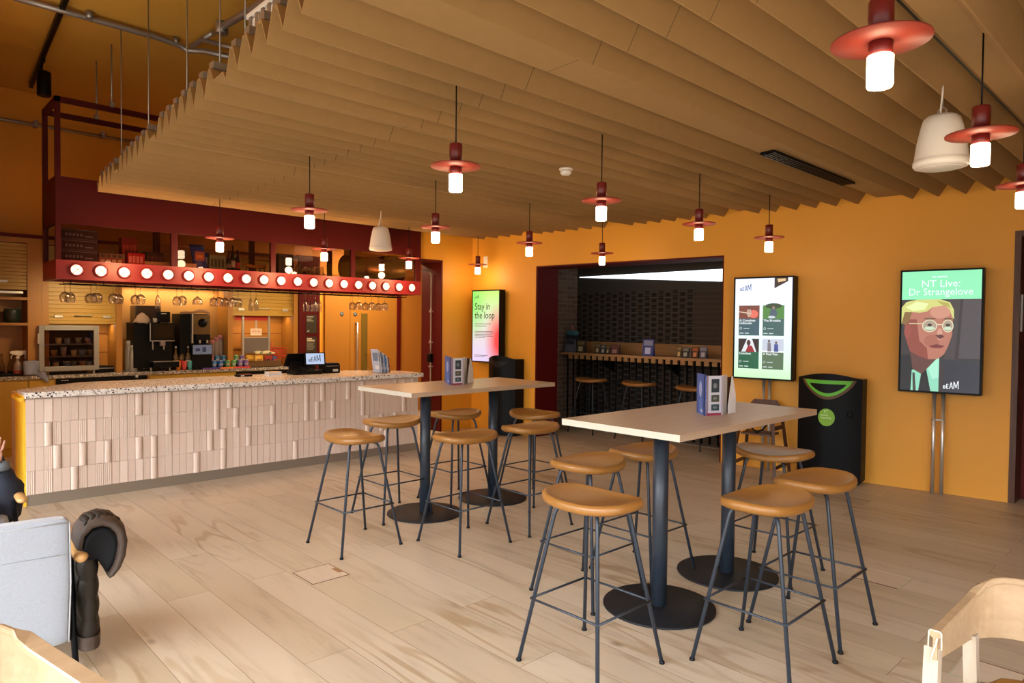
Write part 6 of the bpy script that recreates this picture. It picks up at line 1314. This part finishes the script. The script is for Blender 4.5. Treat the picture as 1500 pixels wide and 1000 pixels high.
# =================================================================== GREY LOUNGE CHAIRS
def lounge(loc, rz, lab):
    r = thing('lounge_chair', lab, 'armchair', loc, rz)
    q = MB(); rows = []
    K = 10
    def sec(z, t):
        # rounded rectangle slab section of the back at height z
        yc = -.045-.06*t; hw = .335-.012*abs(t-.5); th = .048; out = []
        for k in range(40):
            c_, s_ = sup(2*PI*k/40, 7); out.append((hw*c_, yc+.06*(t)*0+th*s_+.02*(1-(c_)**2)*-1*0, z))
        return out
    def ins(row, f, z, yc):
        return [(x*f, yc+(y-yc)*f*.9, z) for x, y, _ in row]
    zs = [(.165+.55*t, t) for t in [j/10 for j in range(11)]]
    rows = [ins(sec(.165, 0), .94, .158, -.045)]+[sec(z, t) for z, t in zs]+[ins(sec(.715, 1), .975, .726, -.105), ins(sec(.715, 1), .93, .731, -.105)]
    q.grid(rows, M['felt_grey'], closed=True, cap=True); bk_ = q.build('backrest', r)
    q = MB()
    for s_ in (-1, 1): q.tube([(s_*(.335-.012*abs(t-.5)), -.045-.06*t-.046, z) for z, t in zs], .0032, M['piping'], 6)
    q.tube([(x, -.105-.046, .716) for x in (-.33, -.15, 0, .15, .33)], .0032, M['piping'], 6); q.tube([(x, -.0905-.0485, .575) for x in (-.325, 0, .325)], .0012, M['piping'], 5); q.build('piping', bk_)
    q = MB(); rows = []
    for f, z in ((.93, .24), (1, .26), (1, .38), (.985, .405), (.93, .415), (.5, .42), (.02, .42)):
        rows.append([(.32*f*c_, .315+.30*f*s_, z) for c_, s_ in [sup(2*PI*k/36, 6) for k in range(36)]])
    q.grid(rows, M['felt_grey'], closed=True, cap=True); q.build('seat_cushion', r)
    q = MB(); q.tube([(-.345, -.03, .16), (.345, -.03, .16)], .014, M['blackm'], 10); q.tube([(-.345, .56, .21), (.345, .56, .21)], .014, M['blackm'], 10); q.tube([(-.345, -.03, .16), (-.345, .56, .21)], .014, M['blackm'], 10); q.tube([(.345, -.03, .16), (.345, .56, .21)], .014, M['blackm'], 10); q.build('frame', r)
    for s_ in (-1, 1):
        q = MB(); q.tube([(s_*.35, .06, .50), (s_*.352, -.03, .18), (s_*.36, -.06, 0.0)], .013, M['blackm'], 12); q.build('leg', r)
        q = MB(); q.tube([(s_*.35, .46, .50), (s_*.352, .56, .20), (s_*.36, .60, 0.0)], .013, M['blackm'], 12); q.build('leg', r)
        q = MB(); prof_ = [(-.10, .004, .010), (-.095, .022, .018), (-.07, .030, .021), (0, .030, .019), (.2, .026, .017), (.45, .028, .018), (.55, .03, .018), (.575, .02, .012), (.58, .004, .006)]
        rows = [[(s_*(.378)+a*math.cos(2*PI*k/16), y, .52+b*math.sin(2*PI*k/16)+.012*math.cos(y*5)) for k in range(16)] for y, a, b in prof_]; q.grid(rows, M['oak_arm'], closed=True, cap=True); q.build('armrest', r)
    return r
lc = lounge((.352, 3.665, 0), -.10, 'pale grey wool lounge chair seen from behind at the lower left')
lounge((.335, 5.56, 0), PI, 'grey lounge chair mostly outside the left edge, under the seated person')
# =================================================================== COAT over the right armrest
ctw = thing('puffer_coat', 'dark brown quilted puffer coat draped over the grey lounge chair armrest', 'coat', (.352, 3.665, 0), rz=-.10)
q = MB(); rows = []; nb = 60
for j in range(nb):
    t = j/(nb-1); z = .575-.475*t; puff = .016*abs(math.sin(PI*(t*5.3+.1)))**.5
    cx_ = .412+.004*math.sin(t*3); hw = .030+puff+.006*t; y0, y1 = -.055+.012*math.sin(t*4), .34
    rows.append([(cx_+hw*c_, (y0+y1)/2+(y1-y0)/2*s_, z) for c_, s_ in [sup(2*PI*k/36, 3) for k in range(36)]])
rows = [[(.412+(x-.412)*.5, y, .585) for x, y, z in rows[0]]]+rows+[[(.412+(x-.412)*.6, y, .092) for x, y, z in rows[-1]]]
q.grid(rows, M['coat'], closed=True, cap=True); body = q.build('quilted_body', ctw)
q = MB(); rows = [[(.413+(.052+.002*(kk % 2))*c_, .142+.215*s_, z) for kk, (c_, s_) in enumerate([sup(2*PI*kk/60, 3) for kk in range(60)])] for z in (.094, .12, .145, .155)]; q.grid(rows, M['coat_trim'], closed=True); q.build('ribbed_hem', ctw)
# hood arching over and out to the right
arc_ = [(.375, .56), (.385, .62), (.42, .658), (.465, .668), (.505, .655), (.535, .62), (.545, .565), (.538, .505), (.520, .455), (.500, .425), (.488, .415)]
q = MB(); rows = []
for j, (x, z) in enumerate(arc_):
    t = j/(len(arc_)-1); w0 = -.075+.015*math.sin(t*6); w1 = .20-.04*t; th = .024*(math.sin(PI*min(.95, max(.06, t)))**.5)+.004
    a = arc_[max(0, j-1)]; b = arc_[min(len(arc_)-1, j+1)]; d = Vector((b[0]-a[0], b[1]-a[1])).normalized(); n2 = Vector((-d.y, d.x)); n2 = n2 if n2.dot(Vector((x-.45, z-.52))) > 0 else -n2
    rows.append([(x+n2.x*th*c_, (w0+w1)/2+(w1-w0)/2*s_, z+n2.y*th*c_) for c_, s_ in [sup(2*PI*k/24, 3) for k in range(24)]])
q.grid(rows, M['coat_trim'], closed=True, cap=True); q.build('hood', ctw)
cen = Vector((.45, .53)); rows = []
for yy, f in ((-.055, .62), (-.062, .80), (-.03, .84), (.15, .80)):
    rows.append([(cen.x+(x-cen.x)*f, yy, cen.y+(z-cen.y)*f) for x, z in arc_]+[(cen.x+(x-cen.x)*f, yy, cen.y+(z-cen.y)*f) for x, z in ((.455, .47), (.44, .50), (.40, .50))])
q = MB(); q.grid(rows, M['coat_lining'], closed=True, cap=True); q.build('hood_lining', ctw)
q = MB()
for k in range(6):
    x = .405+.024*k; z = .676-.0035*(k-2)**2
    q.tube([(x, -.03+.012*(k % 2), z), (x+.008, .02, z+.008), (x-.004, .08, z+.010), (x+.004, .15, z)], [.010, .016, .015, .009], M['coat'], 10)
q.build('gathered_crown', ctw)
# =================================================================== SEATED PERSON at the left edge
def skin_body(name, verts, edges, radii, m, parent, root=0, sub=2):
    me = bpy.data.meshes.new(name); me.from_pydata([tuple(v) for v in verts], edges, []); me.update(); me.materials.append(m)
    o = bpy.data.objects.new(name, me); C.objects.link(o); o.parent = parent
    sk = o.modifiers.new('skin', 'SKIN'); sk.use_smooth_shade = True
    if not me.skin_vertices:
        bm = bmesh.new(); bm.from_mesh(me); bm.verts.layers.skin.verify(); bm.to_mesh(me); bm.free()
    for i, rr_ in enumerate(radii):
        sv_ = me.skin_vertices[0].data[i]; sv_.radius = rr_ if isinstance(rr_, tuple) else (rr_, rr_); sv_.use_root = (i == root)
    s_ = o.modifiers.new('sub', 'SUBSURF'); s_.levels = sub; s_.render_levels = sub
    return o
navy = mat('navy_cloth', (.010, .012, .024), .85, bump=.4, bs=180); skinm = mat('skin', (.58, .30, .22), .5, var=.05, vs=30); greyk = mat('grey_rib', (.14, .16, .19), .9, bump=.8, bs=300); hairm = mat('dark_hair', (.03, .02, .014), .6); jeans = mat('dark_denim', (.012, .014, .026), .85)
pr = thing('person', 'person seated at the left edge in a navy top, one hand raised by the face', 'person', (.36, 5.40, 0), rz=0)
# local axes: person faces -y (towards the camera side); +x is the person's left, at the picture edge
V = []; Rr = []; Ed = []
def addv(p, r_, par=None):
    V.append(p); Rr.append(r_)
    if par is not None: Ed.append((par, len(V)-1))
    return len(V)-1
pel = addv((0, .05, .50), (.15, .12)); wai = addv((0, .09, .68), (.135, .105), pel); che = addv((0, .10, .86), (.155, .11), wai); shd = addv((0, .09, .98), (.13, .09), che); nk = addv((0, .07, 1.07), .055, shd); hd_ = addv((0, .04, 1.14), (.07, .075), nk); h2 = addv((0, .03, 1.21), (.082, .10), hd_); h3 = addv((0, .04, 1.28), (.07, .085), h2)
for s_ in (-1, 1):
    hp_ = addv((s_*.10, .0, .50), .085, pel); kn = addv((s_*.13, -.42, .50), .062, hp_); cf = addv((s_*.13, -.45, .30), .055, kn); an = addv((s_*.13, -.42, .09), .04, cf); toe = addv((s_*.14, -.58, .045), (.04, .035), an)
# right arm (far side) resting on the lap
s1 = addv((-.19, .09, .95), .062, shd); e1 = addv((-.25, .02, .70), .05, s1); w1 = addv((-.12, -.22, .60), .034, e1)
# left arm, forearm raised at the picture edge
s2 = addv((.19, .08, .94), .066, shd); e2 = addv((.285, -.13, .60), .055, s2)
w2 = addv((.255, -.225, .70), .036, e2); w3 = addv((.250, -.24, .735), .030, w2)
o = skin_body('body', V, Ed, Rr, navy, pr)
# sleeve bulk round the elbow
q = MB(); rows = []
for j in range(14):
    t = j/13; c_ = Vector((.24, -.10, .90))*(0)+Vector((.27+.028*math.sin(PI*t), -.20+.03*math.sin(t*3), .36+.33*t)); rr_ = .088*(.80+.45*math.sin(PI*min(1, t*.9+.08)))*(1-.38*t**2)+.006*math.sin(t*22)
    rows.append([(c_.x+rr_*math.cos(2*PI*k/22)*(1+.03*math.sin(3*k+j)), c_.y+rr_*1.05*math.sin(2*PI*k/22), c_.z) for k in range(22)])
q.grid(rows, navy, closed=True, cap=True); q.build('sleeve', pr)
q = MB(); q.lathe([(.047, 0), (.056, .006), (.058, .03), (.052, .048), (.042, .052)], greyk, 26, (.258, -.226, .675)); q.build('cuff', pr)
# head parts
q = MB(); q.lathe([(.001, .0), (.05, .01), (.082, .06), (.088, .12), (.07, .17), (.03, .195), (.001, .2)], hairm, 24, T=Matrix.Translation((0, .065, 1.13)) @ Matrix.Diagonal((1, 1.08, 1, 1))); q.build('hair', pr)
q = MB(); q.lathe([(.001, .0), (.045, .01), (.066, .05), (.072, .10), (.06, .14), (.001, .15)], skinm, 24, T=Matrix.Translation((0, .0, 1.11)) @ Matrix.Diagonal((1, 1.1, 1, 1))); face = q.build('face', pr)
q = MB(); q.prism([(-.012, -.074, 1.18), (.012, -.074, 1.18), (.006, -.07, 1.215), (-.006, -.07, 1.215)], (0, -.018, -.006), skinm)
q.build('nose', face, bevel=.004)
for s_ in (-1, 1):
    q = MB(); q.lathe([(.001, -.009), (.007, -.006), (.009, 0), (.007, .006), (.001, .009)], flat(235, 232, 225), 10, (s_*.027, -.067, 1.213)); q.build('eye', face)
q = MB(); q.tube([(-.02, -.070, 1.158), (0, -.076, 1.156), (.02, -.070, 1.158)], .004, flat(165, 85, 80), 6); q.build('mouth', face)
# raised hand: palm plus five separate fingers, slightly curled
HV = [(.250, -.240, .725), (.247, -.250, .765), (.243, -.256, .795)]; HR = [(.024, .020), (.034, .015), (.036, .013)]; HE = [(0, 1), (1, 2)]
def fin(pts, r0):
    par = 2
    for k, p in enumerate(pts): HV.append(p); HR.append(r0*(1-.12*k)); HE.append((par, len(HV)-1)); par = len(HV)-1
fin([(.215, -.262, .812), (.208, -.272, .842), (.206, -.285, .868), (.206, -.296, .884)], .0095)
fin([(.235, -.262, .818), (.233, -.272, .852), (.233, -.287, .880), (.234, -.299, .898)], .0098)
fin([(.254, -.262, .815), (.256, -.272, .848), (.258, -.287, .874), (.260, -.298, .890)], .0094)
fin([(.271, -.260, .806), (.277, -.268, .832), (.280, -.280, .853), (.282, -.290, .866)], .0082)
HV.append((.222, -.256, .750)); HR.append(.013); HE.append((1, len(HV)-1)); HV.append((.198, -.268, .778)); HR.append(.0105); HE.append((len(HV)-2, len(HV)-1)); HV.append((.190, -.280, .800)); HR.append(.009); HE.append((len(HV)-2, len(HV)-1))
skin_body('hand', HV, HE, HR, skinm, pr)
HV = [(-.12, -.22, .60), (-.09, -.27, .595), (-.07, -.30, .59)]; HR = [(.024, .018), (.034, .014), (.036, .013)]; HE = [(0, 1), (1, 2)]
for k in range(4):
    a = (k-1.5)*.018; fin([(-.055+a*.8, -.325+a*.5, .585), (-.035+a*.9, -.345+a*.5, .575), (-.025+a, -.352+a*.4, .556)], .0092)
HV.append((-.115, -.285, .59)); HR.append(.011); HE.append((1, len(HV)-1)); HV.append((-.11, -.315, .58)); HR.append(.009); HE.append((len(HV)-2, len(HV)-1))
skin_body('hand', HV, HE, HR, skinm, pr)
for s_ in (-1, 1):
    q = MB(); q.grid([[(s_*.14+.045*f*math.cos(2*PI*k/20), -.52+.125*f*math.sin(2*PI*k/20)+.0, z) for k in range(20)] for f, z in ((.95, 0), (1, .012), (.98, .03), (.8, .065), (.55, .085))], flat(30, 30, 34), closed=True, cap=True); q.build('shoe', pr)
# =================================================================== LIGHT + CAMERA
w = bpy.data.worlds.new('world'); bpy.context.scene.world = w; w.use_nodes = True; nt = w.node_tree
bg = nt.nodes['Background']; tc = nt.nodes.new('ShaderNodeTexCoord'); sx = nt.nodes.new('ShaderNodeSeparateXYZ'); nt.links.new(tc.outputs['Generated'], sx.inputs[0])
rp = ramp(nt, [(0.0, (.05, .045, .04)), (.50, (.06, .06, .055)), (.56, (.12, .13, .14)), (.66, (.90, .96, 1.0)), (1.0, (.70, .84, 1.0))]); mp = nt.nodes.new('ShaderNodeMapRange'); mp.inputs['From Min'].default_value = -1; nt.links.new(sx.outputs['Z'], mp.inputs['Value']); nt.links.new(mp.outputs[0], rp.inputs[0]); nt.links.new(rp.outputs[0], bg.inputs['Color'])
bg.inputs['Strength'].default_value = 19
def area(name, loc, rot, sx_, sy_, e, col):
    L = bpy.data.lights.new(name, 'AREA'); L.shape = 'RECTANGLE'; L.size = sx_; L.size_y = sy_; L.energy = e; L.color = col
    o = bpy.data.objects.new(name, L); C.objects.link(o); o.location = loc; o.rotation_euler = rot; return o
cam = bpy.data.cameras.new('camera'); co = bpy.data.objects.new('camera', cam); C.objects.link(co)
cam.sensor_width = 36; cam.lens = FPX/1500*36; cam.clip_start = .05; cam.clip_end = 100
co.matrix_world = Matrix(((CR.x, CU.x, -CF.x, CAM.x), (CR.y, CU.y, -CF.y, CAM.y), (CR.z, CU.z, -CF.z, CAM.z), (0, 0, 0, 1)))
sc = bpy.context.scene; sc.camera = co
sc.view_settings.view_transform = 'Standard'; sc.view_settings.look = 'None'; sc.view_settings.gamma = 1; sc.view_settings.exposure = 0.2
